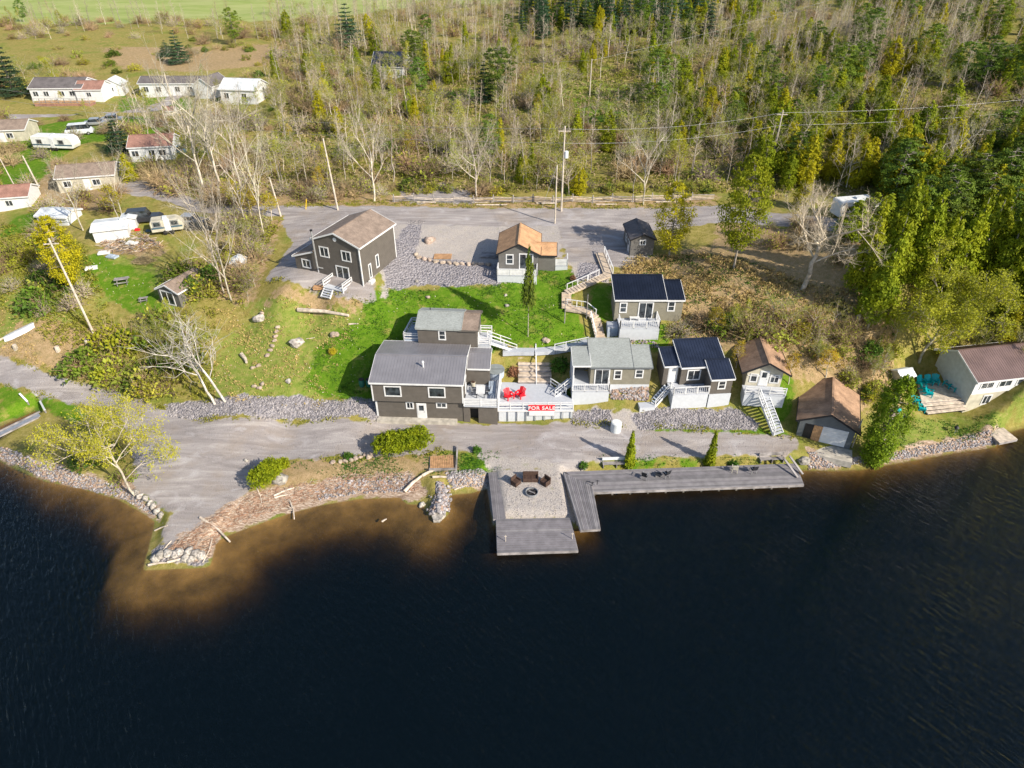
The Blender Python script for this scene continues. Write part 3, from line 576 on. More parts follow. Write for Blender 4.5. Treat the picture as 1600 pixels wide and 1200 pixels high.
# ---------------------------------------------------------------- the woods
AVOID=[GP(p) for p in [[(190,274),(260,276),(440,310),(600,306),(1130,306),(1180,318),(1180,360),(960,440),(440,440),(300,340),(190,305)],[(610,285),(695,280),(745,300),(750,330),(610,330)],
 [(185,112),(310,112),(410,130),(420,175),(300,190),(180,190)],[(560,105),(640,105),(640,125),(560,125)],[(0,140),(190,150),(190,250),(0,250)],[(195,210),(290,215),(290,270),(195,270)],[(880,130),(990,130),(1010,190),(890,200)],[(700,135),(770,135),(770,165),(700,165)],[(1290,305),(1380,305),(1380,345),(1290,345)],[(0,245),(180,245),(190,350),(0,350)],[(600,302),(1130,302),(1130,325),(600,325)]]]
def zone(u,v,x,y):
    """what grows at this spot: density per 100 m2 and mix of kinds"""
    if v<-6: return (.5,{'bare':3,'bud':1}) if u>560 else (0,{})
    if u<430:
        if v<34 and u<660: return (0,{})
        if v<62: return (2.2,{'bare':3,'brush':5,'bud':1,'pine':.15})
        if v<118: return (.9,{'brush':1.2,'shrub':2.2,'pine':.12})
        if v<310 and u>190: return (2.6,{'bare':3,'bud':2,'brush':3.5,'shrub':1.2,'wide':.35})
        if v<310: return (1.0,{'bud':1,'brush':2,'shrub':2})
        return (0,{})
    if v<18 and u<640 : return (0,{})
    if v<62 and 815<u<1110: return (4.2,{'pine':1.2,'spruce':2.2,'cedar':3,'bare':1})
    if u<820 and v<60: return (3.6,{'bare':6,'brush':2,'bud':1.0,'wide':.7})
    if v<118 and u<1010: return (3.7,{'bare':4.5,'bud':1.6,'cedar':.8,'pine':.15,'brush':4.5})
    if u<1010 and v<312: return (3.9,{'bare':3.4,'bud':4.6,'cedar':.9,'gold':.2,'pine':.1,'brush':4.5,'shrub':1.6,'wide':.25})
    if u>=1010 and v<110 : return (4.2,{'bare':6.0,'wide':.5,'bud':1.6,'pine':.45,'cedar':.9,'brush':1.2})
    if u>1400 and 150<v<235: return (3.0,{'bare':4.5,'brush':3,'bud':1,'cedar':.4})
    if u>=1010 and v<210: return (4.0,{'cedar':3.0,'pine':.8,'bare':2.2,'bud':2.4,'gold':.3,'brush':1.5})
    if 1010<=u<1170 and v<312: return (3.6,{'bare':2.6,'cedar':1.6,'bud':2,'brush':2})
    if u>=1170 and v<300: return (5.6,{'cedar':6,'pine':.3,'bare':.9,'bud':1.4,'wide':.12,'gold':.15})
    if u>1390 and v<420: return (8.5,{'cedar':6,'pine':.9,'bud':.5})
    if u>1440 and v<530: return (5.0,{'cedar':4,'bud':1.5})
    if 1250<u<=1390 and v<330: return (2.5,{'cedar':3,'shrub':1})
    return (0,{})
cand=[]
N_=26000; ys=96+ (rng.uniform(0,1,N_))*260; xs=rng.uniform(-1,1,N_)*(.76*ys+35)
zs=H(xs,ys)
extra=rng.uniform(0,1,1500); xe=rng.uniform(28,90,1500); ye=rng.uniform(62,97,1500)
xs=np.r_[xs,xe]; ys=np.r_[ys,ye]; zs=np.r_[zs,H(xe,ye)]
av=np.zeros(xs.shape,bool)
for Q in AVOID: av|=pip(xs,ys,Q)
wroad=np.zeros(xs.shape,bool)
cell={}
for i in range(len(xs)):
    if av[i]: continue
    x,y,z=xs[i],ys[i],zs[i]; u,v=PX(x,y,z)
    if u<-130 or u>1730: continue
    dens,mixd=zone(u,v,x,y)
    if not mixd: continue
    n2=.65+.5*_n2(np.array(x),np.array(y),.06,3)
    area_s=260*2*(.76*226+35)/N_*100/100   # m2 per sample, about
    pr=1.5*dens/100*(area_s*1.02 if i<N_ else 62*35/1500)*1.9*max(.25,n2)*(1 if y<200 else .8)
    if rnd.random()>pr: continue
    k=rnd.choices(list(mixd),list(mixd.values()))[0]
    key=(int(x/1.5),int(y/1.5))
    if key in cell: continue
    cell[key]=1
    hm={'bare':rnd.uniform(6.5,11),'wide':rnd.uniform(8,11),'bud':rnd.uniform(4,8),'gold':rnd.uniform(4,6.5),'cedar':rnd.uniform(4,8.5),'pine':rnd.uniform(6,10.5),'spruce':rnd.uniform(8,13),'shrub':rnd.uniform(.9,2.0),'brush':rnd.uniform(1.6,3.8)}[k]
    if u>1380 and k=='cedar': hm=rnd.uniform(5,9)
    cand.append((k,x,y,z,hm,u,v))
cand.sort(key=lambda c:c[2]**2+c[1]**2)
def wlabel(k,u,v,h):
    side='right hillside above the lake' if u>1150 else ('woods left of the rail fence' if u<600 else 'woods behind the split rail fence')
    if v<115: side='far edge of the woods by the open field' if u<820 else 'distant upper woods'
    if u<430: side='scrubby ground behind the white houses' if v<200 else 'thicket beside the track on the left'
    d={'bare':'slender leafless grey tree in the ','wide':'spreading leafless grey tree in the ','bud':'olive green budding tree in the ','gold':'small golden yellow tree in the ','cedar':'yellow green cedar in the ','pine':'bushy green pine in the ','spruce':'dark pointed spruce in the ','shrub':'low green shrub in the ','brush':'leafless brown shrub in the '}[k]
    return d+side
LIM={'bare':300,'wide':60,'bud':240,'gold':60,'cedar':300,'pine':110,'spruce':70,'shrub':200,'brush':260}
cnt={}; rest={}
for k,x,y,z,h,u,v in cand:
    cnt[k]=cnt.get(k,0)+1
    if cnt[k]<=LIM[k] and -40<u<1640:
        lb=wlabel(k,u,v,h); var=rnd.randrange(len(PR[k]))
        o=plant(k,(x,y,z-.1),h,lb,group=lb.replace(' in the ','s in the '),rad=RR[k]*h/HH[k]*rnd.uniform(.85,1.25),var=var,lean=(rnd.gauss(0,.03),rnd.gauss(0,.03)))
        pk=PROTO.setdefault(k,{})
        if var not in pk: pk[var]=list(o.children)
    else: rest.setdefault(k,[]).append((x,y,z-.1,h/HH[k]*rnd.uniform(.85,1.25),h/HH[k]))
print('woods',cnt,{k:len(v) for k,v in rest.items()})
for k in list(PROTO): PROTO[k]=[PROTO[k][i] for i in sorted(PROTO[k])]
STN={'bare':'far leafless trees reading as one grey mass','wide':'far spreading leafless trees','bud':'far budding trees reading as one mass','cedar':'far yellow green cedars reading as one mass','pine':'far pines','spruce':'far dark spruces reading as one mass','shrub':'far low green shrubs','brush':'far leafless scrub','gold':'far golden trees'}
for k,v in rest.items(): 
    if k in PROTO and len(PROTO[k])==len(PR[k]): scatter('distant_'+INFO[k][0]+'s',STN[k],'woods',v,k)
# ---------------------------------------------------------------- building parts
def gwall(mb,x0,x1,y0,y1,z0,zE,zR,axis,m,zB=None,pr=None):
    zB=zE if zB is None else zB
    if axis=='x': pr=(y0+y1)/2 if pr is None else pr; mb.prism([(y0,z0),(y1,z0),(y1,zB),(pr,zR),(y0,zE)],'x',x0,x1,m)
    else: pr=(x0+x1)/2 if pr is None else pr; mb.prism([(x0,z0),(x1,z0),(x1,zB),(pr,zR),(x0,zE)],'y',y0,y1,m)
def groof(root,x0,x1,y0,y1,zE,zR,axis,m,oh=.3,zB=None,pr=None,t=.13,ribs=0,trim='white',hips=0,name='roof',oe=None):
    oe=oh if oe is None else oe
    zB=zE if zB is None else zB; lo,hi,a0,a1=(y0,y1,x0,x1) if axis=='x' else (x0,x1,y0,y1)
    pr=(lo+hi)/2 if pr is None else pr; s1=(zR-zE)/(pr-lo) if pr>lo else 0; s2=(zR-zB)/(hi-pr) if hi>pr else 0; e=.02
    F0=(lo-oh,zE-oh*s1+e) if pr>lo else None; B0=(hi+oh,zB-oh*s2+e) if hi>pr else None
    top=[];bot=[]
    for p in(F0,(pr,zR+e),B0):
        if p: bot.append(p); top.append((p[0],p[1]+t))
    mb=MB(); mb.prism(bot+top[::-1],axis,a0-oe,a1+oe,m)
    def P(a,c): return (a,c[0],c[1]) if axis=='x' else (c[0],a,c[1])
    if ribs:
        n=int((a1-a0+2*oe)/ribs)
        for i in range(n+1):
            a=a0-oe+.03+i*(a1-a0+2*oe-.06)/n
            for c0,c1 in zip(top,top[1:]): mb.beam(P(a,(c0[0],c0[1]+.012)),P(a,(c1[0],c1[1]+.012)),.03,.022,m)
    mb.beam(P(a0-oe,(pr,zR+e+t+.02)),P(a1+oe,(pr,zR+e+t+.02)),.22,.05,m)
    r=mb.build(name,root)
    if trim:
        f=MB()
        for c in(F0,B0):
            if c: 
                q=(c[0]+(-.03 if c is F0 else .03),c[1]+t*.35); f.beam(P(a0-oe,q),P(a1+oe,q),.05,.2,trim)
        for a in(a0-oe-.03,a1+oe+.03):
            for c0,c1 in zip(top,top[1:]): f.beam(P(a,(c0[0],c0[1]-.08)),P(a,(c1[0],c1[1]-.08)),.05,.2,trim)
        f.build('fascia',r)
    return r
def fbox(mb,face,pl,s0,s1,z0,z1,d0,d1,m):   # a box standing on a wall face; d is distance out of the wall
    if face=='f': mb.box(s0,s1,pl-d1,pl-d0,z0,z1,m)
    elif face=='b': mb.box(s0,s1,pl+d0,pl+d1,z0,z1,m)
    elif face=='r': mb.box(pl+d0,pl+d1,s0,s1,z0,z1,m)
    else: mb.box(pl-d1,pl-d0,s0,s1,z0,z1,m)
def win(root,face,pl,s,z,w_,h_,split='h',fr='white',name='window'):
    a=.14; mb=MB(); s0,s1=s-w_/2,s+w_/2; z1=z+h_
    fbox(mb,face,pl,s0-a,s1+a,z-a,z,-.02,.06,fr); fbox(mb,face,pl,s0-a,s1+a,z1,z1+a,-.02,.06,fr)
    fbox(mb,face,pl,s0-a,s0,z,z1,-.02,.06,fr); fbox(mb,face,pl,s1,s1+a,z,z1,-.02,.06,fr)
    if 'v' in split: fbox(mb,face,pl,s-.035,s+.035,z,z1,-.02,.045,fr)
    if 'h' in split: fbox(mb,face,pl,s0,s1,z+h_/2-.03,z+h_/2+.03,-.02,.045,fr)
    o=mb.build(name,root); p=MB(); fbox(p,face,pl,s0,s1,z,z1,-.02,.015,'glass'); p.build('pane',o); return o
def door(root,face,pl,s,z,w_=.9,h_=2.05,m='white',lite=True):
    mb=MB(); fbox(mb,face,pl,s-w_/2-.09,s+w_/2+.09,z,z+h_+.09,-.02,.03,'white'); fbox(mb,face,pl,s-w_/2,s+w_/2,z+.01,z+h_,-.02,.06,m)
    o=mb.build('door',root)
    if lite: p=MB(); fbox(p,face,pl,s-w_*.28,s+w_*.28,z+1.15,z+1.85,.055,.075,'glass'); p.build('pane',o)
    k=MB(); fbox(k,face,pl,s+w_*.36,s+w_*.36+.05,z+.95,z+1.02,.055,.12,'grey_metal'); k.build('handle',o); return o
def corners(root,x0,x1,y0,y1,z0,zE,m='white'):
    mb=MB()
    for x in(x0,x1):
        for y in(y0,y1):
            sx=-1 if x==x0 else 1; sy=-1 if y==y0 else 1
            mb.box(min(x-.0*sx,x+.025*sx)-.0, max(x,x+.025*sx)+.0, min(y-.12*sy,y+.025*sy),max(y-.12*sy,y+.025*sy),z0,zE,m)
            mb.box(min(x-.12*sx,x),max(x-.12*sx,x),min(y,y+.025*sy),max(y,y+.025*sy),z0,zE,m)
    return mb.build('corner_trim',root)
def rail(root,pts,h=.95,m='white',bal=.22,boards=0,name='railing'):
    mb=MB()
    for p,q in zip(pts,pts[1:]):
        p=Vector(p);q=Vector(q);L=(q-p).length;n=max(1,round(L/1.5)); up=Vector((0,0,h))
        for i in range(n+1): a=p.lerp(q,i/n); mb.beam(a-Vector((0,0,.1)),a+up+Vector((0,0,.05)),.1,.1,m)
        mb.beam(p+up,q+up,.13,.05,m)
        if boards:
            for j in range(boards): z=Vector((0,0,h*(j+.6)/(boards+.3))); mb.beam(p+z,q+z,.035,.15,m)
        else:
            mb.beam(p+Vector((0,0,.1)),q+Vector((0,0,.1)),.05,.05,m)
            k=max(2,int(L/bal))
            for i in range(k): a=p.lerp(q,(i+.5)/k); mb.beam(a+Vector((0,0,.1)),a+up,.035,.035,m)
    return mb.build(name,root)
def deck(root,poly,z,zg,m='deck_boards',skirt='white_wood',t=.14,name='deck_floor'):
    mb=MB(); mb.prism(poly,'z',z-t,z,m); o=mb.build(name,root)
    if skirt:
        s=MB(); n=len(poly); cx=sum(p[0] for p in poly)/n; cy=sum(p[1] for p in poly)/n
        ins=[(cx+(x-cx)*.985,cy+(y-cy)*.985) for x,y in poly]
        s.prism(ins,'z',zg,z-t-.005,skirt); s.build('deck_skirt',root)
    return o
def stairs(root,p,q,w_,n,m='deck_boards',side='white',rails=(),name='stairs',rh=.9):
    """straight flight from the top p to the foot q"""
    p=Vector(p);q=Vector(q);d=Vector((q.x-p.x,q.y-p.y,0)); L=d.length; d/=L; s=Vector((-d.y,d.x,0))*w_/2; mb=MB()
    for i in range(n):
        a=p+d*(L*i/n); z=p.z+(q.z-p.z)*(i+1)/(n+.0)+.0; b=a+d*(L/n+.05)
        P=[a-s,a+s,b+s,b-s]; mb.prism([(v.x,v.y) for v in P],'z',z-.05,z,m)
        mb.prism([(v.x,v.y) for v in [a-s,a+s,a+s+d*.04,a-s+d*.04]],'z',z-.05-abs(p.z-q.z)/n*.8,z-.052,side)
    for k in(-1,1): mb.beam(p+s*k*1.04-Vector((0,0,.2)),q+s*k*1.04-Vector((0,0,.12)),.06,.28,side)
    o=mb.build(name,root)
    for k in rails:
        r=MB(); up=Vector((0,0,rh)); P=p+s*k; Q=q+s*k; r.beam(P+up,Q+up,.09,.06,side); r.beam(P+up*.5,Q+up*.5,.05,.06,side)
        m_=max(1,round((Q-P).length/1.6))
        for i in range(m_+1): a=P.lerp(Q,i/m_); r.beam(a-Vector((0,0,.15)),a+up,.09,.09,side)
        r.build('handrail',o)
    return o
# ---------------------------------------------------------------- main lakeside house
mh=T('lake_house','long grey brown two level house with purple grey metal roof beside the lakeside road','house',(-15.55,61.25,0),R(-2.6))
mb=MB(); mb.box(.15,10.0,.42,8.0,-.2,4.2,'siding'); mb.build('basement_wall',mh)
mb=MB(); gwall(mb,0,10.15,0,8.1,4.15,6.8,7.65,'x','siding'); mb.build('wall',mh)
corners(mh,0,10.15,0,8.1,4.15,6.75); 
r=groof(mh,0,10.15,0,8.1,6.8,7.65,'x','metal_roof',oh=.32,ribs=.33,oe=.12)
mb=MB(); mb.tube((5.55,2.2,7.2),(5.55,2.2,8.05),.09,.09,'white'); mb.tube((5.55,2.2,8.05),(5.55,2.2,8.2),.16,.12,'white'); mb.tube((5.55,2.2,7.2),(5.55,2.2,7.36),.2,.14,'white'); mb.build('vent_pipe',r)
win(mh,'f',0,2.35,5.0,1.65,1.15,''); win(mh,'f',0,7.25,5.0,1.65,1.15,'')
door(mh,'f',.42,5.3,1.55,.95,2.05); win(mh,'f',.42,4.0,3.0,.62,.72,'v'); win(mh,'f',.42,7.6,3.25,.95,.5,'v')
mb=MB(); mb.box(.15,9.3,-.35,.6,-.3,1.62,'concrete'); mb.box(.1,.3,.40,.6,1.5,4.1,'white'); mb.build('concrete_footing',mh)
# entry block at the right end, standing on the deck
mb=MB(); gwall(mb,10.17,12.75,4.1,7.3,3.6,6.15,6.5,'x','siding',zB=6.3,pr=6.4); mb.build('entry_wall',mh)
groof(mh,10.35,12.75,4.1,7.3,6.15,6.75,'x','metal_roof',oh=.25,zB=6.6,pr=6.3,ribs=.33,oe=.1,name='entry_roof')
door(mh,'r',10.15,2.6,3.92,.9,2.0)
# garage level under the deck
dk=T('garage_deck','grey sided garage with a dark doorway carrying a white railed deck beside the long house','deck',(-15.55,61.25,0),R(-2.6))
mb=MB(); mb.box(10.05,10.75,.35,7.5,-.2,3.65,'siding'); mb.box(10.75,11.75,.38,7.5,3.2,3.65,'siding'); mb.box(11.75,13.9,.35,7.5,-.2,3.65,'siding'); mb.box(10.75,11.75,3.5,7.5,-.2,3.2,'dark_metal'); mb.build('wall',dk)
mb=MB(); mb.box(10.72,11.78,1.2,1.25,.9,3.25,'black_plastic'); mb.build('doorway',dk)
deck(dk,[(10.2,-.02),(14.0,-.02),(14.0,8.6),(10.2,8.6)],3.88,3.66,skirt=None,t=.2)
rail(dk,[(10.2,0,3.88),(13.95,0,3.88)],h=.95,boards=4); rail(dk,[(13.95,0,3.88),(13.95,5.0,3.88)],h=.95,boards=4)
# hot tub and furniture on the upper deck
def dl(x,y,z=0):   # deck-local to world
    a=R(-2.6); return (-15.55+x*math.cos(a)-y*math.sin(a),61.25+x*math.sin(a)+y*math.cos(a),z)
t=T('hot_tub','round grey hot tub with a cover on the upper deck','hot tub',dl(13.35,6.0,3.88)); mb=MB(); mb.tube((0,0,0),(0,0,.85),1.0,1.03,'blue_grey_paint',20); mb.build('tub',t); mb=MB(); mb.tube((0,0,.86),(0,0,.93),1.08,1.08,'tub_cover',20); mb.box(-1.0,1.0,-.02,.02,.93,.95,'dark_metal'); mb.build('cover',t)
t=T('patio_table','white rectangular patio table on the upper deck','table',dl(11.9,2.1,3.88)); mb=MB(); mb.box(-.5,.5,-.8,.8,.70,.75,'white'); mb.build('table_top',t)
for x in(-.42,.42):
    for y in(-.7,.7): mb=MB(); mb.box(x-.04,x+.04,y-.04,y+.04,0,.70,'dark_metal'); mb.build('leg',t)
def simple_chair(m,frame,label,name='patio_chair',cat='chair'):
    t=T(name,label,cat); mb=MB(); mb.box(-.24,.24,-.24,.24,.42,.46,m); mb.build('seat',t); mb=MB(); mb.beam((0,.24,.46),(0,.36,.98),.48,.04,m); mb.build('backrest',t)
    for x in(-.23,.23):
        mb=MB(); mb.box(x-.02,x+.02,-.24,-.20,0,.42,frame); mb.build('leg',t); mb=MB(); mb.box(x-.02,x+.02,.2,.24,0,.42,frame); mb.build('leg',t)
        mb=MB(); mb.box(x-.03,x+.03,-.24,.24,.64,.67,frame); mb.box(x-.015,x+.015,-.24,-.2,.42,.64,frame); mb.build('armrest',t)
    return t
def adirondack(m,label,name='adirondack_chair',cat='chair'):
    t=T(name,label,cat); mb=MB()
    for i in range(5): mb.beam((-.26+i*.13,-.38,.38),(-.26+i*.13,.18,.24),.11,.03,m)
    mb.build('seat',t); mb=MB()
    for i in range(5): mb.beam((-.26+i*.13,.14,.22),(-.3+i*.15,.52,1.0-.05*abs(i-2)),.12,.03,m)
    mb.build('backrest',t)
    for x in(-.36,.36):
        mb=MB(); mb.box(x-.08,x+.08,-.42,.28,.53,.56,m); mb.build('armrest',t); mb=MB(); mb.box(x-.04,x+.04,-.4,-.3,0,.53,m); mb.build('leg',t)
        mb=MB(); mb.beam((x*.85,-.3,.3),(x*.85,.5,.03),.04,.12,m); mb.box(x-.04,x+.04,.2,.27,.1,.53,m); mb.build('leg',t)
    return t
def copy_tree(o,par=None):
    c=o.copy(); C.objects.link(c); c.parent=par
    for ch in list(o.children): copy_tree(ch,c)
    return c
def put(proto,used,loc,rz,label,group=None,s=1):
    o=proto if not used else copy_tree(proto); o.location=loc; o.rotation_euler=(0,0,rz); o.scale=(s,s,s); o['label']=label
    if group: o['group']=group
    return o
pc=simple_chair('grey_metal','dark_metal','x')
put(pc,0,dl(11.1,2.3,3.88),R(90),'grey patio chair left of the white table on the upper deck','chairs round the white patio table')
put(pc,1,dl(12.7,2.3,3.88),R(-90),'grey patio chair right of the white table on the upper deck','chairs round the white patio table')
t=T('bench_or_shadow_slats','long grey slats in bench form standing in for the railing shadow on the upper deck','bench',dl(13.2,3.0,3.88)); mb=MB(); [mb.box(-.45+i*.2,-.3+i*.2,-1.2,1.2,.42,.46,'blue_grey_paint') for i in range(4)]; mb.build('seat',t)  # slats modelled where the deck railing only throws a striped shadow
for y in(-1.0,1.0): mb=MB(); mb.box(-.4,.3,y-.04,y+.04,0,.42,'blue_grey_paint'); mb.build('leg',t)
t=T('planter_pot','pale round planter pot beside the entry of the long house','pot',dl(10.9,3.7,3.88)); mb=MB(); mb.tube((0,0,0),(0,0,.6),.2,.28,'beige_wall',12); mb.build('pot',t); mb=MB(); mb.tube((0,0,.6),(0,0,.63),.24,.24,'brown_wicker',12); mb.build('soil',t)
for i,uu in enumerate((566,577)):
    p=G(uu,603); t=T('rain_barrel','dark green rain barrel in the shade of the long house, '+('further from' if i==0 else 'nearer to')+' its corner','barrel',(p[0],p[1],p[2]-.02)); mb=MB(); mb.tube((0,0,0),(0,0,.5),.3,.36,'green_plastic',14); mb.tube((0,0,.5),(0,0,.95),.36,.3,'green_plastic',14); mb.build('drum',t); mb=MB(); mb.tube((0,0,.95),(0,0,1.0),.32,.32,'dark_metal',14); mb.build('lid',t)
# ---------------------------------------------------------------- lower deck with the sale sign
ld=T('lower_deck','big white lower deck with red chairs and a panelled white front by the road','deck')
Z2=2.72; A=[(-1.62,61.5),(7.0,61.62),(6.95,63.5),(6.2,64.6),(4.4,66.6),(-.6,66.9),(-1.35,66.9)]
deck(ld,A,Z2,.9)
mb=MB()
for i in range(9): x=-1.5+i*8.35/8; mb.box(x-.035,x+.035,61.42,61.52,1.1,2.55,'grey_metal')
mb.box(-1.62,7.0,61.4,61.5,2.50,2.66,'white'); mb.build('skirt_battens',ld)
rail(ld,[(-1.6,61.55,Z2),(6.95,61.66,Z2)],h=.9,boards=2); rail(ld,[(-1.5,61.6,Z2),(-1.3,66.6,Z2)],h=.9,boards=2)
rail(ld,[(4.6,66.4,Z2),(6.3,64.4,Z2)],h=.9,boards=1)
sg=T('sale_sign','red and white banner reading FOR SALE hung on the lower deck railing','sign',(1.85,61.42,2.05))
mb=MB(); mb.box(0,3.0,-.06,-.03,.62,1.42,'red_paint'); mb.build('red_panel',sg); mb=MB(); mb.box(0.1,2.95,-.06,-.03,-.1,.60,'white'); mb.build('white_panel',sg)
tx=bpy.data.curves.new('lettering','FONT'); tx.body='FOR SALE'; tx.size=.66; tx.extrude=.01; tx.align_x='CENTER'; tx.space_character=1.1; tx.offset=.012; tx.materials.append(MT['white'])
to=link('lettering',tx); to.location=(1.5,-.08,.80); to.rotation_euler=(R(90),0,0)
bpy.context.view_layer.update(); tme=bpy.data.meshes.new_from_object(to.evaluated_get(bpy.context.evaluated_depsgraph_get())); bpy.data.objects.remove(to); to=link('lettering',tme,sg); to.location=(1.5,-.08,.80); to.rotation_euler=(R(90),0,0)
rc=adirondack('red_paint','x','red_deck_chair')
put(rc,0,(-.35,63.7,Z2),R(35),'left of the two red chairs on the lower deck','red chairs on the lower deck',1.15)
put(rc,1,(.95,64.0,Z2),R(-40),'right of the two red chairs on the lower deck','red chairs on the lower deck',1.15)
# terraced steps and white walkway
ts=T('terrace_steps','wide concrete terrace steps climbing from the lower deck to the white walkway','steps')
for i in range(6):
    z=2.72+.36*(i+1); y=66.6+i*.72; mb=MB(); mb.box(.75,4.75-.02*i,y,y+(.74 if i<5 else 1.3),z-1.2,z,'step_stone'); mb.box(.72,4.75,y-.03,y+.06,z-.14,z+.012,'drift_wood'); mb.box(.76,4.7,y-.012,y,z-.36,z-.14,'old_wood'); mb.build('step',ts)
rail(ts,[(2.9,66.5,2.8),(2.9,70.6,4.9)],h=.9,bal=5,name='handrail')
wk=T('walkway','white boarded walkway running along the slope above the terrace steps','walkway')
pw=[(lambda p:(p[0],p[1],p[2]+.3))(G(u,v)) for u,v in((786,550),(805,549),(835,549),(866,547),(893,542),(918,536))]
mb=MB()
for (a,b) in zip(pw,pw[1:]):
    d=Vector((b[0]-a[0],b[1]-a[1],0)).normalized(); s=Vector((-d.y,d.x,0))*.65
    vs=[(a[0]-s.x,a[1]-s.y,a[2]),(a[0]+s.x,a[1]+s.y,a[2]),(b[0]+s.x,b[1]+s.y,b[2]),(b[0]-s.x,b[1]-s.y,b[2])]
    vs+=[(x,y,z-.5) for x,y,z in vs]; mb.add(vs,[(0,1,2,3),(7,6,5,4),(0,4,5,1),(1,5,6,2),(2,6,7,3),(3,7,4,0)],'deck_boards')
mb.build('boards',wk); rail(wk,[(pw[3][0],pw[3][1]-.6,pw[3][2]),(pw[5][0],pw[5][1]-.6,pw[5][2])],h=.9,bal=5)
# ---------------------------------------------------------------- bath house behind
bh=T('upper_cabin','grey brown cabin with pale green grey roof behind the long house','cabin',(-11.1,68.9,0),R(-4))
mb=MB(); gwall(mb,0,7.0,0,4.3,4.5,9.1,9.75,'x','siding',pr=2.6,zB=9.2); mb.build('wall',bh)
groof(bh,0,5.0,0,4.3,9.1,9.85,'x','grey_shingle',oh=.2,pr=2.6,zB=9.2,oe=.2,trim='grey_shingle',t=.1)
groof(bh,5.22,7.0,0,4.3,9.02,9.72,'x','brown_shingle',oh=.2,pr=2.6,zB=9.1,oe=.2,trim='siding',t=.1,name='side_roof')
win(bh,'f',0,2.9,7.7,.62,1.05,'h')
mb=MB(); mb.tube((1.1,3.0,9.8),(1.1,3.0,10.15),.06,.06,'dark_metal'); mb.build('vent_pipe',bh)
deck(bh,[(-1.9,.6),(-.03,.6),(-.03,4.3),(-1.6,4.3)],7.0,4.4,m='blue_grey_paint',skirt='blue_grey_paint')
rail(bh,[(-.1,.62,7.0),(-1.85,.62,7.0),(-1.55,4.25,7.0),(-.1,4.25,7.0)],h=.95,boards=2)
deck(bh,[(7.03,.3),(8.5,.3),(8.5,3.2),(7.03,3.2)],6.9,4.2,name='porch_floor'); rail(bh,[(7.1,.35,6.9),(8.45,.35,6.9)],boards=3); rail(bh,[(7.1,3.15,6.9),(8.45,3.15,6.9)],boards=2)
door(bh,'r',7.0,1.6,6.92,.85,1.95)
stairs(bh,(8.3,1.5,6.9),(11.3,2.9,4.9),1.2,9,rails=(-1,1))
# ---------------------------------------------------------------- two storey house on the terrace
H1=W(467,433,9.1); hr=math.atan2(-4.0,9.4)
th=T('two_storey_house','tall dark grey two storey house with brown gable roof and a white back stoop','house',(H1[0],H1[1],0),hr)
gz=8.9
mb=MB(); gwall(mb,3.4,10.2,0,8.2,gz-.8,15.1,16.4,'y','siding'); mb.build('wall',th)
mb=MB(); gwall(mb,0,3.38,0,7.0,gz-.8,12.2,13.3,'y','siding',pr=3.38,zB=13.3); mb.build('wing_wall',th)
mb=MB(); mb.box(.03,10.17,.05,8.0,gz-.9,gz+.35,'siding_slate'); mb.box(3.3,10.24,-.03,.0,gz+.32,gz+.42,'dark_metal'); mb.build('crawl_space_wall',th)
corners(th,3.4,10.2,0,8.2,gz+.3,15.0)
groof(th,3.4,10.2,0,8.2,15.1,16.4,'y','brown_shingle',oh=.3,oe=.2,t=.1)
groof(th,0,3.2,0,7.0,12.2,13.3,'y','brown_shingle',oh=.3,pr=3.2,zB=13.3,oe=.2,name='wing_roof',t=.1)
win(th,'f',0,4.9,13.0,1.15,1.15,'v'); win(th,'f',0,8.2,13.0,1.15,1.15,'v'); win(th,'f',0,1.7,10.9,1.1,.95,'v')
win(th,'f',0,7.3,gz+1.0,1.7,2.0,'v',name='sliding_door')
win(th,'r',10.2,1.8,10.3,.35,1.7,''); win(th,'r',10.2,3.6,11.0,.45,1.5,'')
mb=MB(); mb.tube((6.8,-.04,15.55),(6.8,.0,15.55),.26,.26,'white',16); mb.build('gable_vent',th)
mb=MB(); mb.tube((3.7,-.35,11.4),(3.7,-.35,16.3),.11,.11,'grey_metal'); mb.tube((3.7,-.35,16.3),(3.7,-.35,16.5),.17,.17,'dark_metal'); mb.beam((3.7,-.35,11.4),(4.3,0,11.2),.12,.12,'grey_metal'); mb.build('stove_pipe',th)
mb=MB(); mb.box(10.2,10.28,-.12,-.02,gz,15,'white'); mb.build('downspout',th)
mb=MB(); mb.box(10.4,10.9,.8,1.7,gz,gz+1.3,'white_plastic'); mb.build('heat_pump',th)
deck(th,[(5.6,-2.2),(8.6,-2.2),(8.6,-.03),(5.6,-.03)],gz+.95,gz+.2,skirt=None,m='white_wood',name='stoop_floor')
rail(th,[(5.65,-.1,gz+.95),(5.65,-2.15,gz+.95)],boards=2); rail(th,[(8.55,-.1,gz+.95),(8.55,-2.15,gz+.95)],boards=2)
for x in(5.7,8.5): mb=MB(); mb.box(x-.07,x+.07,-2.15,-2.0,gz-.6,gz+.85,'white'); mb.build('post',th)
stairs(th,(6.4,-2.2,gz+.95),(6.4,-3.1,gz+.1),1.3,4)
rr=th.children[-1]
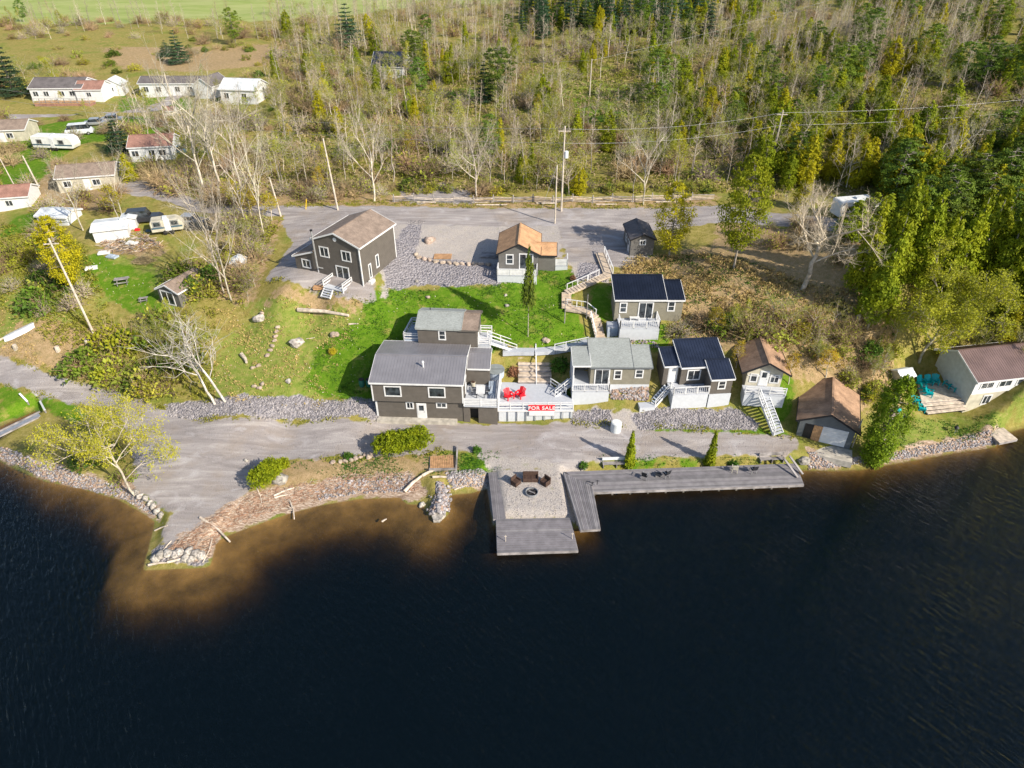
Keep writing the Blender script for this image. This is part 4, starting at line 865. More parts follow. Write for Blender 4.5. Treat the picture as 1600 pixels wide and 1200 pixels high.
# ---------------------------------------------------------------- orange roofed cottage
oc=T('orange_roof_cottage','grey cottage with bright orange brown roof and a white front deck','cottage',(-1.75,82.3,0),R(-3))
mb=MB(); gwall(mb,0,5.2,0,6.4,8.8,12.4,13.75,'y','siding_grey'); mb.build('wall',oc)
groof(oc,0,5.2,0,6.4,12.4,13.75,'y','orange_shingle',oh=.3,oe=.3,t=.1,trim='dark_metal')
mb=MB(); gwall(mb,5.22,7.4,1.2,4.8,8.8,11.7,12.4,'x','siding_grey',pr=3.0); mb.build('wing_wall',oc)
groof(oc,5.0,7.4,1.2,4.8,11.75,12.6,'x','orange_shingle',oh=.25,oe=.2,pr=3.0,name='wing_roof',t=.1,trim='dark_metal')
win(oc,'f',0,1.45,11.0,.75,1.15,'h'); win(oc,'f',0,3.6,10.3,1.6,2.0,'v',name='sliding_door')
deck(oc,[(-.1,-2.0),(5.1,-2.0),(5.1,-.03),(-.1,-.03)],10.25,8.6); rail(oc,[(-.05,-1.95,10.25),(5.05,-1.95,10.25)],boards=4,h=.8); rail(oc,[(5.05,-1.95,10.25),(5.05,-.1,10.25)],boards=2,h=.8); rail(oc,[(-.05,-1.95,10.25),(-.05,-.1,10.25)],boards=2,h=.8)
deck(oc,[(7.45,1.3),(9.1,1.3),(9.1,3.3),(7.45,3.3)],10.2,8.8,name='side_deck_floor'); rail(oc,[(7.5,1.35,10.2),(9.05,1.35,10.2),(9.05,3.2,10.2)],boards=4,h=.9)
# ---------------------------------------------------------------- shed on the terrace
sh=T('grey_shed','small dark grey shed with gable roof on the gravel terrace','shed',(16.2,86.9,0),R(2))
mb=MB(); gwall(mb,0,3.2,0,5.2,9.3,12.3,13.0,'y','siding_grey'); mb.build('wall',sh); groof(sh,0,3.2,0,5.2,12.3,13.0,'y','dark_shingle',oh=.2,oe=.25,trim='dark_metal',t=.1)
win(sh,'f',0,1.6,11.6,.6,.5,'v'); door(sh,'l',0,1.3,9.8,.9,2.0); win(sh,'l',0,3.2,10.8,.7,.9,'h')
mb=MB(); mb.box(-.1,2.8,-.35,-.1,9.5,9.75,'white_wood'); mb.build('sill_board',sh)
# ---------------------------------------------------------------- black roofed cottage
cc_=T('black_roof_cottage','tan cottage with low black metal roof and white deck above the walkway','cottage',(12.5,72.9,0),0)
mb=MB(); gwall(mb,0,8.2,0,3.2,7.0,10.65,11.5,'x','siding_tan',pr=3.2,zB=11.5); mb.build('wall',cc_)
mb=MB(); mb.box(6.0,8.15,3.22,3.25,7,10,'siding_tan'); mb.build('back_wall',cc_)
groof(cc_,0,6.0,0,4.2,10.65,11.75,'x','black_roof',oh=.25,pr=4.2,zB=11.75,ribs=.33,oe=.15); groof(cc_,6.25,8.2,0,3.4,10.62,11.45,'x','black_roof',oh=.25,pr=3.4,zB=11.45,ribs=.33,oe=.1,name='side_roof')
win(cc_,'f',0,1.0,9.0,.65,1.15,'h'); win(cc_,'f',0,6.8,9.2,.65,1.1,'h'); win(cc_,'f',0,3.75,8.15,1.55,2.05,'v',name='sliding_door')
deck(cc_,[(.4,-2.4),(5.2,-2.4),(5.2,-.03),(.4,-.03)],8.1,5.9); rail(cc_,[(.45,-2.35,8.1),(5.15,-2.35,8.1),(5.15,-.1,8.1)]); rail(cc_,[(.45,-2.35,8.1),(.45,-.8,8.1)])
deck(cc_,[(-.9,-1.6),(.37,-1.6),(.37,-.1),(-.9,-.1)],7.7,5.9,name='landing_floor',skirt='blue_grey_paint')
t=T('bench_or_shadow_slats','white bench on the deck of the black roofed cottage','bench',(14.9,72.3,8.1)); mb=MB(); mb.box(-.6,.6,-.22,.22,.42,.47,'white'); mb.build('seat',t)
for x in(-.5,.5): mb=MB(); mb.box(x-.04,x+.04,-.2,.2,0,.42,'white'); mb.build('leg',t)
# ---------------------------------------------------------------- grey roofed cottage
gc=T('grey_roof_cottage','tan cottage with pale grey roof and white front deck in the lower row','cottage',(9.05,64.8,0),0)
mb=MB(); gwall(mb,0,6.95,0,3.3,2.3,6.35,7.15,'x','siding_tan',pr=3.3,zB=7.15); mb.build('wall',gc)
mb=MB(); mb.box(2.2,6.9,-.1,0,2.4,3.9,'white_wood'); mb.build('base_board',gc)
groof(gc,0,4.75,0,4.3,6.35,7.4,'x','grey_shingle',oh=.25,pr=4.3,zB=7.4,oe=.1,trim='siding_slate',t=.1); groof(gc,4.97,6.95,0,3.3,6.33,7.1,'x','grey_shingle',oh=.25,pr=3.3,zB=7.1,oe=.1,name='side_roof',trim='siding_slate',t=.1)
mb=MB(); mb.box(-2.1,-1.95,-.2,3.0,3.6,6.5,'white_wood'); mb.box(-2.1,-.02,2.9,3.05,3.6,6.7,'siding_grey'); mb.box(-2.05,-1.93,-.25,-.1,3.4,6.5,'white'); mb.build('porch_wall',gc)
groof(gc,-2.05,-.1,.1,3.1,6.5,7.0,'x','grey_shingle',oh=.25,pr=3.1,zB=7.0,oe=.05,name='porch_roof',t=.1)
win(gc,'f',0,1.35,3.95,1.5,2.0,'v',name='sliding_door'); win(gc,'f',0,3.15,4.75,.65,1.05,'h'); win(gc,'f',0,5.6,4.95,.7,.95,'h'); 
deck(gc,[(-2.15,-1.3),(2.15,-1.3),(2.15,-.03),(-2.15,2.9)],3.85,1.5); deck(gc,[(-2.1,-.02),(-.03,-.02),(-.03,2.88),(-2.1,2.88)],3.9,2.4,name='porch_floor')
rail(gc,[(-2.1,-1.25,3.85),(2.1,-1.25,3.85),(2.1,-.1,3.85)])
stairs(gc,(-2.1,1.0,3.85),(-4.3,-.4,2.75),1.0,6,rails=(1,))
# ---------------------------------------------------------------- navy roofed cottage
nc=T('navy_roof_cottage','grey brown cottage with navy blue metal roofs and white skirted deck','cottage',(19.3,64.2,0),R(5))
mb=MB(); gwall(mb,0,5.0,0,3.6,2.3,6.7,7.6,'x','siding',pr=3.4,zB=7.6); mb.build('wall',nc)
groof(nc,0,5.0,0,3.9,6.7,7.85,'x','navy_roof',oh=.25,pr=3.9,zB=7.85,ribs=.33,oe=.15)
mb=MB(); gwall(mb,2.9,5.4,-1.9,-.02,2.3,6.2,6.9,'x','siding',pr=-.02,zB=6.9); mb.build('wing_wall',nc)
groof(nc,2.9,5.4,-1.9,.6,6.2,7.05,'x','navy_roof',oh=.25,pr=.6,zB=7.05,ribs=.33,oe=.12,name='wing_roof')
mb=MB(); gwall(mb,-1.9,-.05,.5,3.2,3.5,6.6,7.2,'x','siding',pr=3.2,zB=7.2); mb.build('entry_wall',nc)
groof(nc,-1.9,-.2,.5,3.2,6.6,7.3,'x','navy_roof',oh=.2,pr=3.2,zB=7.3,ribs=.33,oe=.05,name='entry_roof')
win(nc,'f',0,1.5,5.0,1.3,1.15,'v'); win(nc,'f',-1.9,4.2,4.9,.65,.9,'h'); door(nc,'f',.5,-.8,4.35,.9,1.95,lite=False)
deck(nc,[(-1.3,-1.95),(2.87,-1.95),(2.87,-.03),(-.1,-.03),(-.1,.45),(-1.3,.45)],4.3,1.6)
mb=MB(); mb.box(2.92,5.45,-2.02,-1.93,1.7,4.15,'white_wood'); mb.build('wing_skirt',nc)
rail(nc,[(-1.25,-.7,4.3),(-1.25,-1.9,4.3),(2.85,-1.9,4.3)])
stairs(nc,(-1.3,-.1,4.3),(-3.3,-1.2,2.6),.95,8,m='blue_grey_paint',rails=(1,))
deck(nc,[(-4.9,-1.9),(-3.1,-1.9),(-3.1,-.9),(-4.9,-.9)],2.7,2.0,name='landing_floor')
# ---------------------------------------------------------------- rust roofed cabin
q=W(1162,608,4.0)
rcab=T('rust_roof_cabin','weathered pale cabin with rust brown gable roof among bushes','cabin',(q[0],q[1],0),R(-6))
mb=MB(); gwall(mb,0,3.9,0,4.4,3.2,7.0,7.9,'y','beige_wall'); mb.build('wall',rcab); groof(rcab,0,3.9,0,4.4,6.9,8.0,'y','rust_shingle',oh=.75,oe=.6,trim='dark_metal',t=.1)
mb=MB(); mb.box(.1,3.8,-.05,0,5.9,6.0,'white'); mb.build('trim_board',rcab)
door(rcab,'f',0,1.9,4.65,.9,1.95); win(rcab,'f',0,.8,5.2,.6,.9,''); win(rcab,'f',0,3.1,5.2,.8,.9,'v')
deck(rcab,[(-.3,-1.7),(4.2,-1.7),(4.2,-.03),(-.3,-.03)],4.6,2.9,skirt='white_wood'); rail(rcab,[(-.25,-1.65,4.6),(1.2,-1.65,4.6)],boards=2); rail(rcab,[(2.4,-1.65,4.6),(4.15,-1.65,4.6)],boards=2)
stairs(rcab,(1.8,-1.7,4.6),(3.5,-4.6,1.5),1.3,13,rails=(-1,))
# ---------------------------------------------------------------- boat house
q=W(1243,682,.9)
bt=T('boat_house','slate boathouse with brown shingle gable roof and white roll up door at the water','boathouse',(q[0],q[1],0),R(-22))
mb=MB(); gwall(mb,0,5.6,0,6.8,.3,3.55,4.9,'y','siding_slate'); mb.build('wall',bt); groof(bt,0,5.6,0,6.8,3.5,4.95,'y','rust_shingle',oh=.45,oe=.4,trim='dark_metal',t=.1)
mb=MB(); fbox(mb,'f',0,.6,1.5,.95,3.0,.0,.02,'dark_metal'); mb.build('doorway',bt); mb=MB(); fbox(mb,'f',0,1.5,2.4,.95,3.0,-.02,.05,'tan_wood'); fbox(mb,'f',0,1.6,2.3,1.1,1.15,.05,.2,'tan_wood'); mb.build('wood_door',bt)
mb=MB(); fbox(mb,'f',0,2.4,5.0,.95,3.1,-.02,.06,'white'); [fbox(mb,'f',0,2.4,5.0,1.0+.5*i,1.03+.5*i,.06,.08,'white') for i in range(5)]; mb.build('roll_up_door',bt)
mb=MB(); mb.box(-.3,5.9,-2.3,-.05,.1,.85,'concrete'); mb.build('apron_slab',bt)
# ---------------------------------------------------------------- maroon roofed white house on the right
q=W(1508,636,1.6)
D('pale_slate',(.50,.52,.54),.6,.06,2)
wh=T('maroon_roof_house','white house with maroon metal roof and a row of windows at the right edge','house',(q[0],q[1],0),R(10))
mb=MB(); mb.box(.1,14,.15,5.8,.6,3.4,'beige_wall'); mb.build('lower_wall',wh)
mb=MB(); gwall(mb,0,14,0,6.2,3.35,5.6,7.1,'x','white',pr=3.6); mb.build('wall',wh); mb=MB(); mb.prism([(0.05,3.36),(6.15,3.36),(6.15,5.55),(3.6,7.05),(.05,5.55)],'x',-.03,-.005,'pale_slate'); mb.prism([(.2,.7),(5.7,.7),(5.7,3.35),(.2,3.35)],'x',.06,.09,'pale_slate'); mb.build('gable_cladding',wh)
groof(wh,0,14,0,6.2,5.6,7.1,'x','maroon_roof',oh=.55,pr=3.6,ribs=.3,oe=.5)
for i in range(5): win(wh,'f',0,1.6+i*2.35,4.15,1.5,1.0,'v')
for i in range(3): win(wh,'f',.15,2.6+i*3,1.7,.9,1.1,'v')
# deck of the white house
G_=G(1455,632); wd=T('weathered_deck','weathered plank deck with broad steps beside the white house','deck',(0,0,0))
P_=[W(u,v,2.2)[:2] for u,v in((1440,628),(1506,623),(1480,592),(1434,600))]; deck(wd,P_,2.2,.9,m='drift_wood',skirt='old_wood')
for i in range(3):
    a=W(1442+3*i,633+6*i,1.95-.28*i); b=W(1505+2*i,628+5*i,1.95-.28*i); mb=MB(); mb.beam(a,b,.42,.12,'drift_wood'); mb.beam(Vector(a)-Vector((0,-.12,.2)),Vector(b)-Vector((0,-.12,.2)),.3,.28,'dark_metal'); mb.build('step',wd)
tc=adirondack('teal_paint','x','teal_deck_chair')
TL=['teal chair at the back left corner of the weathered deck','second teal chair from the left at the back of the weathered deck','teal chair in the back row nearest the white house','teal chair by the slate gable wall of the white house','teal chair in front of the gable wall of the white house','teal chair on the left edge of the weathered deck','teal chair just below the left deck edge','topmost teal chair of the line on the gravel left of the deck','middle teal chair of the line on the gravel left of the deck','lowest teal chair of the line on the gravel left of the deck','lone teal chair beside the bright cedar']
for i,(u,v,z,a) in enumerate([(1438,601,2.22,20),(1449,600,2.22,0),(1459,599,2.22,-20),(1481,604,2.22,-70),(1490,609,2.22,-70),(1443,611,2.22,80),(1450,617,2.22,60),(1427,628,0,60),(1433,634,0,60),(1439,641,0,60),(1407,652,0,30)]):
    p=W(u,v,z) if z else G(u,v); put(tc,i,p,R(a),TL[i],'teal chairs round the white house deck',1.1)
t=T('small_hut','small pale hut under the trees left of the teal chairs','hut',G(1402,607),R(15)); mb=MB(); gwall(mb,0,1.9,0,1.6,-.3,1.5,1.9,'x','beige_wall'); mb.build('wall',t); groof(t,0,1.9,0,1.6,1.5,1.9,'x','light_roof',oh=.15,oe=.1,trim=None); door(t,'f',0,.9,0,.6,1.35,lite=False)
# ---------------------------------------------------------------- docks
D('dock_wood_b',(.24,.23,.245),.8,.10,1.4,bump=.15); D('dock_wood_c',(.165,.16,.175),.8,.10,1.4,bump=.15)
def planks(mb,P,z,along,n,m,t=.06,gap=.14):
    """quad P (a,b,c,d); boards run along a->b ('ab') , n boards side by side"""
    a,b,c,d=[Vector((*p[:2],z)) for p in P]
    for i in range(n):
        t0=(i+gap*.5)/n; t1=(i+1-gap*.5)/n
        if along=='ab': q=[a.lerp(d,t0),b.lerp(c,t0),b.lerp(c,t1),a.lerp(d,t1)]
        else: q=[a.lerp(b,t0),a.lerp(b,t1),d.lerp(c,t1),d.lerp(c,t0)]
        dz=rnd.uniform(-.006,.006); mb.prism([(v.x,v.y) for v in q],'z',z-t+dz,z+dz,rnd.choice((m,m,'dock_wood_b','dock_wood_c')) if m=='dock_wood' else m)
def dockthing(name,label,P,z,along,n,posts=6,m='dock_wood'):
    t=T(name,label,'dock'); mb=MB(); planks(mb,P,z,along,n,m); mb.build('planks',t)
    f=MB(); Q=[(*p[:2],z-.17) for p in P]
    for i in range(4): f.beam(Q[i],Q[(i+1)%4],.08,.26,'old_wood')
    a,b,c,d=[Vector(q) for q in Q]
    for i in range(1,5): f.beam(a.lerp(b,i/5)-Vector((0,0,.03)),d.lerp(c,i/5)-Vector((0,0,.03)),.08,.16,'old_wood')
    f.build('frame',t)
    for i in range(posts):
        k=i/(posts-1)
        for p,q in((a.lerp(d,.22),b.lerp(c,.22)),(d.lerp(a,.07),c.lerp(b,.07))):
            x=p.lerp(q,k*.9+.05); g=float(H(x.x,x.y)); mb=MB(); mb.box(x.x-.09,x.x+.09,x.y-.09,x.y+.09,max(g-.3,-.35),z-.08,'old_wood'); mb.build('post',t)
    return t
w_=lambda L,z:[W(u,v,z) for u,v in L]
dockthing('side_dock','narrow grey plank dock down the left side of the gravel fire pit',w_([(763,738),(783,738),(790,811),(771,811)],.62),.62,'cd' if 0 else 'x',28,4)
dockthing('end_dock','wide grey dock platform across the end of the gravel fire pit',w_([(777,864),(903,860),(891,809),(775,811)],.6),.6,'ab',15,4)
dockthing('ramp_dock','slanted grey dock with lengthwise boards right of the fire pit',w_([(907,828),(938,826),(925,758),(880,738)],1.12),1.12,'x',13,3)
dockthing('long_dock','long weathered grey dock running along the shore to the boathouse','' or w_([(921,769),(1256,757),(1243,724),(884,737)],.8),.8,'ab',16,12)
for i,(u,v) in enumerate(((790,846),(894,842))):
    p=W(u,v,.6); t=T('dock_pole','thin pole with a cross peg at the '+('left' if i==0 else 'right')+' outer corner of the dock platform','pole',p); mb=MB(); mb.tube((0,0,0),(0,0,.85),.035,.03,'pole_wood'); mb.build('pole',t); mb=MB(); mb.beam((-.12,0,.7),(.12,0,.7),.04,.04,'pole_wood'); mb.build('peg',t)
for i,(u,v) in enumerate(((925,760),(933,757))):
    p=W(u,v,1.0); t=T('dock_cleat',('left' if i==0 else 'right')+' iron mooring post where the two docks meet','mooring post',p); mb=MB(); mb.tube((0,0,0),(0,0,.6),.04,.04,'dark_metal'); mb.build('post',t); mb=MB(); mb.beam((-.2,0,.5),(.2,0,.5),.05,.05,'dark_metal'); mb.build('cross_bar',t)
dc=simple_chair('black_plastic','grey_metal','x','dock_chair')
for i,(u,v,a,lb) in enumerate([(1007,748,150,'dark folding chair at the left of the long dock'),(1040,745,-150,'dark folding chair beside a low footrest on the long dock'),(1147,737,170,'pale chair on the right half of the long dock'),(1176,738,190,'wire frame chair right of the pale one on the long dock')]):
    o=put(dc,i,W(u,v,.81),R(a),lb,'chairs on the long dock',1.15)
    if i==2:
        for ch in o.children:
            ch.data=ch.data.copy(); ch.data.materials.clear(); ch.data.materials.append(MT['beige_wall'])
t=T('dock_stool','low dark footrest between the dark dock chairs','footrest',W(1028,744,.81)); mb=MB(); mb.box(-.3,.3,-.22,.22,.28,.33,'black_plastic'); mb.build('top',t)
for x in(-.26,.26): mb=MB(); mb.box(x-.02,x+.02,-.2,.2,0,.28,'grey_metal'); mb.build('leg',t)
for i,(u0,u1,v,lb) in enumerate([(941,985,723,'pale grey slatted bench behind the long dock left of the left cedar'),(1186,1224,716,'grey slatted bench behind the right end of the long dock')]):
    a=G(u0,v+6);b=G(u1,v+5); L=math.hypot(b[0]-a[0],b[1]-a[1]); t=T('shore_bench',lb,'bench',(a[0],a[1],a[2]),math.atan2(b[1]-a[1],b[0]-a[0])); mb=MB(); [mb.box(0,L,-.25+.17*j,-.12+.17*j,.45,.5,'old_wood') for j in range(3)]; mb.build('seat',t); mb=MB(); mb.box(0,L,.32,.36,.6,1.0,'light_roof' if i==0 else 'old_wood'); mb.build('backrest',t)
    for x in(.1,L/2,L-.1): mb=MB(); mb.box(x-.05,x+.05,-.2,.32,-.1,.45,'old_wood'); mb.box(x-.04,x+.04,.36,.40,0,1.0,'old_wood'); mb.build('leg',t)
for i,(u,v) in enumerate([(1246,747),(1254,742)]):
    p=W(u,v,.81); t=T('timber_beam',('left' if i==0 else 'right')+' of two leaning timbers at the right end of the long dock','timber',p,R(-60)); mb=MB(); mb.beam((0,0,.1),(-2.2,.2,.9),.22,.1,'old_wood'); mb.build('beam',t)
# fire pit furniture
fpz=lambda u,v:G(u,v)
t=T('fire_ring','round metal fire ring with charred logs in the middle of the gravel pad','fire pit',fpz(831,771)); mb=MB()
for i in range(16):
    a=2*math.pi*i/16; b=2*math.pi*(i+1)/16; mb.beam((.62*math.cos(a),.62*math.sin(a),.13),(.62*math.cos(b),.62*math.sin(b),.13),.06,.3,'grey_metal')
mb.build('ring',t); mb=MB(); mb.tube((-.35,-.2,.1),(.35,.25,.14),.08,.07,'dark_metal'); mb.tube((-.3,.25,.12),(.3,-.2,.2),.07,.07,'old_wood'); mb.tube((0,0,-.03),(0,0,.06),.58,.58,'dark_metal',16); mb.build('ashes',t)
def wicker(w_,label,name,loc,rz):
    t=T(name,label,'seat',loc,rz); mb=MB(); mb.box(-w_/2,w_/2,-.38,.38,0,.34,'brown_wicker'); mb.build('base',t,.03)
    n=2 if w_>1 else 1
    for i in range(n): mb=MB(); x=-w_/2+.1+i*(w_-.2)/n; mb.box(x+.01,x+(w_-.2)/n-.01,-.38,.25,.345,.45,'brown_wicker'); mb.build('cushion',t,.03)
    mb=MB(); mb.box(-w_/2,w_/2,.26,.4,.345,.9,'brown_wicker'); mb.build('backrest',t,.03)
    for s in(-1,1): mb=MB(); x=s*(w_/2-.05); mb.box(x-.05,x+.05,-.38,.25,.345,.62,'brown_wicker'); mb.build('armrest',t,.02)
wicker(1.6,'dark brown wicker loveseat facing the fire ring','wicker_loveseat',fpz(829,750),0)
wicker(.85,'dark brown wicker armchair left of the loveseat','wicker_armchair',fpz(806,756),R(50)); wicker(.85,'dark brown wicker armchair right of the loveseat','wicker_armchair',fpz(852,756),R(-45))
# ---------------------------------------------------------------- poles and wires
def pole(u,vb,vt,label,cross=1,trans=0,leanx=0,r=.15,p=None):
    p=p or G(u,vb); h=hgt(p,vt); t=T('utility_pole',label,'utility pole',(p[0],p[1],p[2]-.2)); t.rotation_euler=(0,R(leanx),0)
    mb=MB(); mb.tube((0,0,0),(0,0,h+.2),r,r*.7,'pole_wood',8); mb.build('pole',t)
    if cross: mb=MB(); mb.beam((-.9,0,h-.5),(.9,0,h-.5),.1,.12,'pole_wood'); [mb.tube((x,0,h-.44),(x,0,h-.25),.05,.04,'dark_metal') for x in(-.8,0.35,.8)]; mb.build('cross_arm',t)
    if trans: mb=MB(); mb.tube((.38,0,h*.66),(.38,0,h*.66+.95),.3,.3,'light_roof',12); mb.tube((.38,0,h*.66+.95),(.38,0,h*.66+1.02),.22,.1,'light_roof',12); mb.build('transformer',t)
    a=R(leanx); return (p[0]+math.sin(a)*h,p[1],p[2]+h*math.cos(a))
q1=pole(877,330,197,'tall utility pole with white transformer by the split rail fence',1,1)
q2=pole(867,349,258,'short bare pole beside the upper gravel road',0,r=.12)
q3=pole(1204,262,172,'utility pole rising from the cedars on the right',1)
q4=pole(528,328,216,'leaning weathered pole at the left end of the rail fence',0,leanx=-3)
q5=pole(439,338,277,'leaning pale pole beside the road near the left thicket',0,leanx=-5)
q6=pole(921,152,92,'pale pole in the distant clearing',0)
q7=pole(275,182,113,'utility pole in front of the long white home',1)
q8=pole(61,293,243,'pale leaning pole behind the brown roofed cabins',0,leanx=-6)
q9=pole(28,300,240,'thin bare pole at the far left edge',0,leanx=-6,r=.1)
qa=pole(146,520,372,'tall utility pole beside the golden pine on the left bank',1,0,leanx=-3)
qb=pole(1331,699,655,'short grey pole at the right corner of the boathouse',0,r=.08)
def wire(a,b,sag,label,n=18):
    P=[(a[0]+(b[0]-a[0])*k,a[1]+(b[1]-a[1])*k,a[2]+(b[2]-a[2])*k-sag*4*k*(1-k)) for k in np.linspace(0,1,n+1)]
    V,Fc=tubes([[*p,*q,.018,.018] for p,q in zip(P,P[1:])],4); tag(link('overhead_wire',mesh_np('overhead_wire',V,Fc,['grey_metal'])),label,'wire','overhead wires')
er=(130,128,27); el=(-120,150,21)
for dz,n in((0,'upper'),(-2.0,'lower')):
    s=lambda p:(p[0],p[1],p[2]+dz-.4)
    wire(s(q1),s(q3),.9,n+' wire between the transformer pole and the pole in the cedars'); wire(s(q3),s(er),1.8,n+' wire running from the cedar pole off to the right'); wire(s(q1),s(el),2.6,n+' wire running from the transformer pole to the far left')
wire(q2,(-1+4,88,13.5),.2,'slack service wire from the short pole to the orange roofed cottage')
wire((q6[0],q6[1],q6[2]-.3),(150,235,42),2,'far wire climbing from the clearing pole to the right'); wire((q6[0],q6[1],q6[2]-.3),(-60,190,19),1.5,'far wire dropping left from the clearing pole')
# ---------------------------------------------------------------- split rail fence
def log(mb,a,b,r,m,n=7): mb.tube(a,b,r,r*.8,m,n)
fx=np.linspace(-18.6,31.5,17); 
for i in range(16):
    x0,x1=fx[i],fx[i+1]; y0=104.4+(.45 if i%2 else 0); y1=104.4+(0 if i%2 else .45); z0=float(H(x0,y0)); z1=float(H(x1,y1))
    t=T('rail_fence','section of the weathered split rail fence along the upper road','fence',(x0,y0,z0),0,'split rail fence sections')
    for k in range(4): mb=MB(); log(mb,(-.25,0,.15+.24*k),(x1-x0+.25,y1-y0,z1-z0+.15+.24*k+rnd.uniform(-.07,.07)),.062,rnd.choice(('drift_wood','old_wood'))); mb.build('rail',t)
    mb=MB(); mb.tube((0,0,-.2),(0,0,1.3),.1,.08,'old_wood'); mb.build('post',t)
    if i%3==1: l=T('fallen_rail','loose pale rail lying before the split rail fence','log',(x0+.5,y0-.8,z0+.1),R(rnd.uniform(-8,8)),'loose rails by the fence'); mb=MB(); log(mb,(0,0,0),(rnd.uniform(3,5),0,.02),.12,'drift_wood'); mb.build('log',l)
t=T('marker_post','leaning yellow marker post beside the upper road','post',G(478,327)); mb=MB(); mb.beam((0,0,0),(.35,0,1.6),.12,.06,'yellow_paint'); mb.build('stake',t)
# ---------------------------------------------------------------- stones
import bmesh
def rockmesh(seed,m='rock'):
    rg=np.random.default_rng(seed); bm=bmesh.new(); bmesh.ops.create_icosphere(bm,subdivisions=2,radius=1)
    for v in bm.verts:
        n=1+.16*math.sin(v.co.x*3+seed)+.12*math.cos(v.co.y*4+seed*2)+.1*math.sin(v.co.z*5+v.co.x*3)+rg.normal()*.05
        v.co=Vector((v.co.x*n,v.co.y*n*.85,v.co.z*n*.62))
    me=bpy.data.meshes.new('boulder'); bm.to_mesh(me); bm.free(); me.materials.append(MT[m])
    for p in me.polygons: p.use_smooth=len(me.polygons)>0 and seed%2==0
    return me
RM=[rockmesh(i) for i in range(4)]+[rockmesh(10+i,'rock_pink') for i in range(3)]
def boulder(u,v,s,label,k=0,group=None,z=None):
    p=G(u,v); o=link('boulder',RM[k%7]); o.location=(p[0],p[1],p[2]+s*.25); o.scale=(s,s,s); o.rotation_euler=(0,0,rnd.uniform(0,6)); tag(o,label,'boulder',group)
for u,v,s,k,lb in [(405,500,.85,0,'pale rounded boulder on the lawn below the two storey house'),(463,538,.9,1,'grey boulder in the middle of the left lawn'),(437,750,.95,2,'smooth pale boulder beside the small golden hedge'),(451,597,.4,3,'small grey stone low on the left lawn'),(577,714,.5,4,'orange boulder at the left end of the long hedge'),(523,524,.55,5,'flat pinkish rock on the lawn'),(672,377,.9,4,'tall tan boulder at the end of the gravel bed'),(659,790,.4,0,'small grey boulder on the shore by the driftwood wall'),
 (853,533,.5,5,'flat stone on the slope above the white walkway'),(790,462,.25,0,'small stone left of the tall thin spruce'),(792,478,.3,1,'pale stone in the shade on the lawn'),(651,440,.3,1,'small stone at the top of the lawn'),(1256,722,.7,1,'large pale boulder at the right end of the long dock'),(1004,640,.3,0,'stone on the bank below the grey roofed cottage'),(385,720,.25,2,'tiny stone beside the beach'),(668,465,.3,4,'small reddish stone behind the upper cabin')]:
    boulder(u,v,s,lb,k)
# stone edging of the gravel bed
pts=[(650,398),(654,403),(662,405),(671,407),(681,409),(692,411),(702,412),(712,413),(722,413),(732,414),(742,413),(752,413),(762,414)]
for i,(u,v) in enumerate(pts): boulder(u,v,.42,'pinkish stone in the curved edging of the gravel bed',4+i%3,'stones edging the gravel bed')
for u,v in [(410,490),(434,512),(432,519),(431,526),(429,533),(425,541),(422,548),(418,556),(404,572),(396,575),(398,604),(405,607),(410,600)]: boulder(u,v,.32,'flat stepping stone in the line down the left lawn',4+int(u)%3,'stepping stones on the left lawn')
for u,v in [(532,722),(540,721),(548,719),(556,717),(564,715),(571,711),(520,723)]: boulder(u,v,.3,'small stone edging the flower bed by the long hedge',4+int(u)%3,'stones edging the flower bed')
for u,v in [(250,868),(262,866),(273,867),(283,864),(296,862),(306,866),(315,868),(243,873),(290,872),(300,874)]: boulder(u,v,.5,'grey round boulder on the tip of the spit',int(u)%4,'boulders on the tip of the spit')
for u,v in [(228,780),(240,792),(246,799),(252,806),(220,776),(213,770),(235,787)]: boulder(u,v,.42,'boulder edging the shore below the big budding tree',int(u)%4,'boulders below the big budding tree')
# rubble: uncountable
_ico=bmesh.new(); bmesh.ops.create_icosphere(_ico,subdivisions=1,radius=1); _ico.verts.ensure_lookup_table()
IV=np.array([v.co[:] for v in _ico.verts]); IF=np.array([[v.index for v in f.verts] for f in _ico.faces]); _ico.free()
def inpoly(P,n,rg):
    P=np.array(P); o=[]; 
    while len(o)<n:
        c=rg.uniform(P.min(0),P.max(0),(n*3,2)); k=pip(c[:,0],c[:,1],P); o+=list(map(tuple,c[k]))
    return np.array(o[:n])
def rubble(name,label,cat,xy,s0,s1,mats,emb=.1):
    n=len(xy); s=rng.uniform(s0,s1,n); z=H(xy[:,0],xy[:,1]); sc_=np.stack([s,s*rng.uniform(.6,1,n),s*rng.uniform(.45,.8,n)],1)
    V=IV[None]*sc_[:,None]*rng.uniform(.7,1.25,(n,len(IV),1)); a=rng.uniform(0,6.28,n); c,s_=np.cos(a)[:,None],np.sin(a)[:,None]
    V=np.stack([V[...,0]*c-V[...,1]*s_,V[...,0]*s_+V[...,1]*c,V[...,2]],-1)+np.stack([xy[:,0],xy[:,1],z+s*emb],1)[:,None]
    Fc=(IF[None]+(np.arange(n)*len(IV))[:,None,None]).reshape(-1,3); me=mesh_np(name,V.reshape(-1,3),Fc,mats,np.repeat(rng.integers(0,len(mats),n),len(IF)))
    tag(link(name,me),label,cat,kind='stuff')
for nm,c in(('rubble_a',(.32,.30,.32)),('rubble_b',(.40,.375,.395)),('rubble_c',(.52,.49,.50)),('rubble_d',(.50,.36,.29))): D(nm,tuple(x*.72 for x in c),.9,.2,2)
RB=['rubble_a','rubble_b','rubble_b','rubble_c']
rubble('riprap_stones','loose angular grey stones on the bank left of the long house','stones',inpoly(GP(ZN['rock'][0][0]),2600,rng),.05,.14,RB)
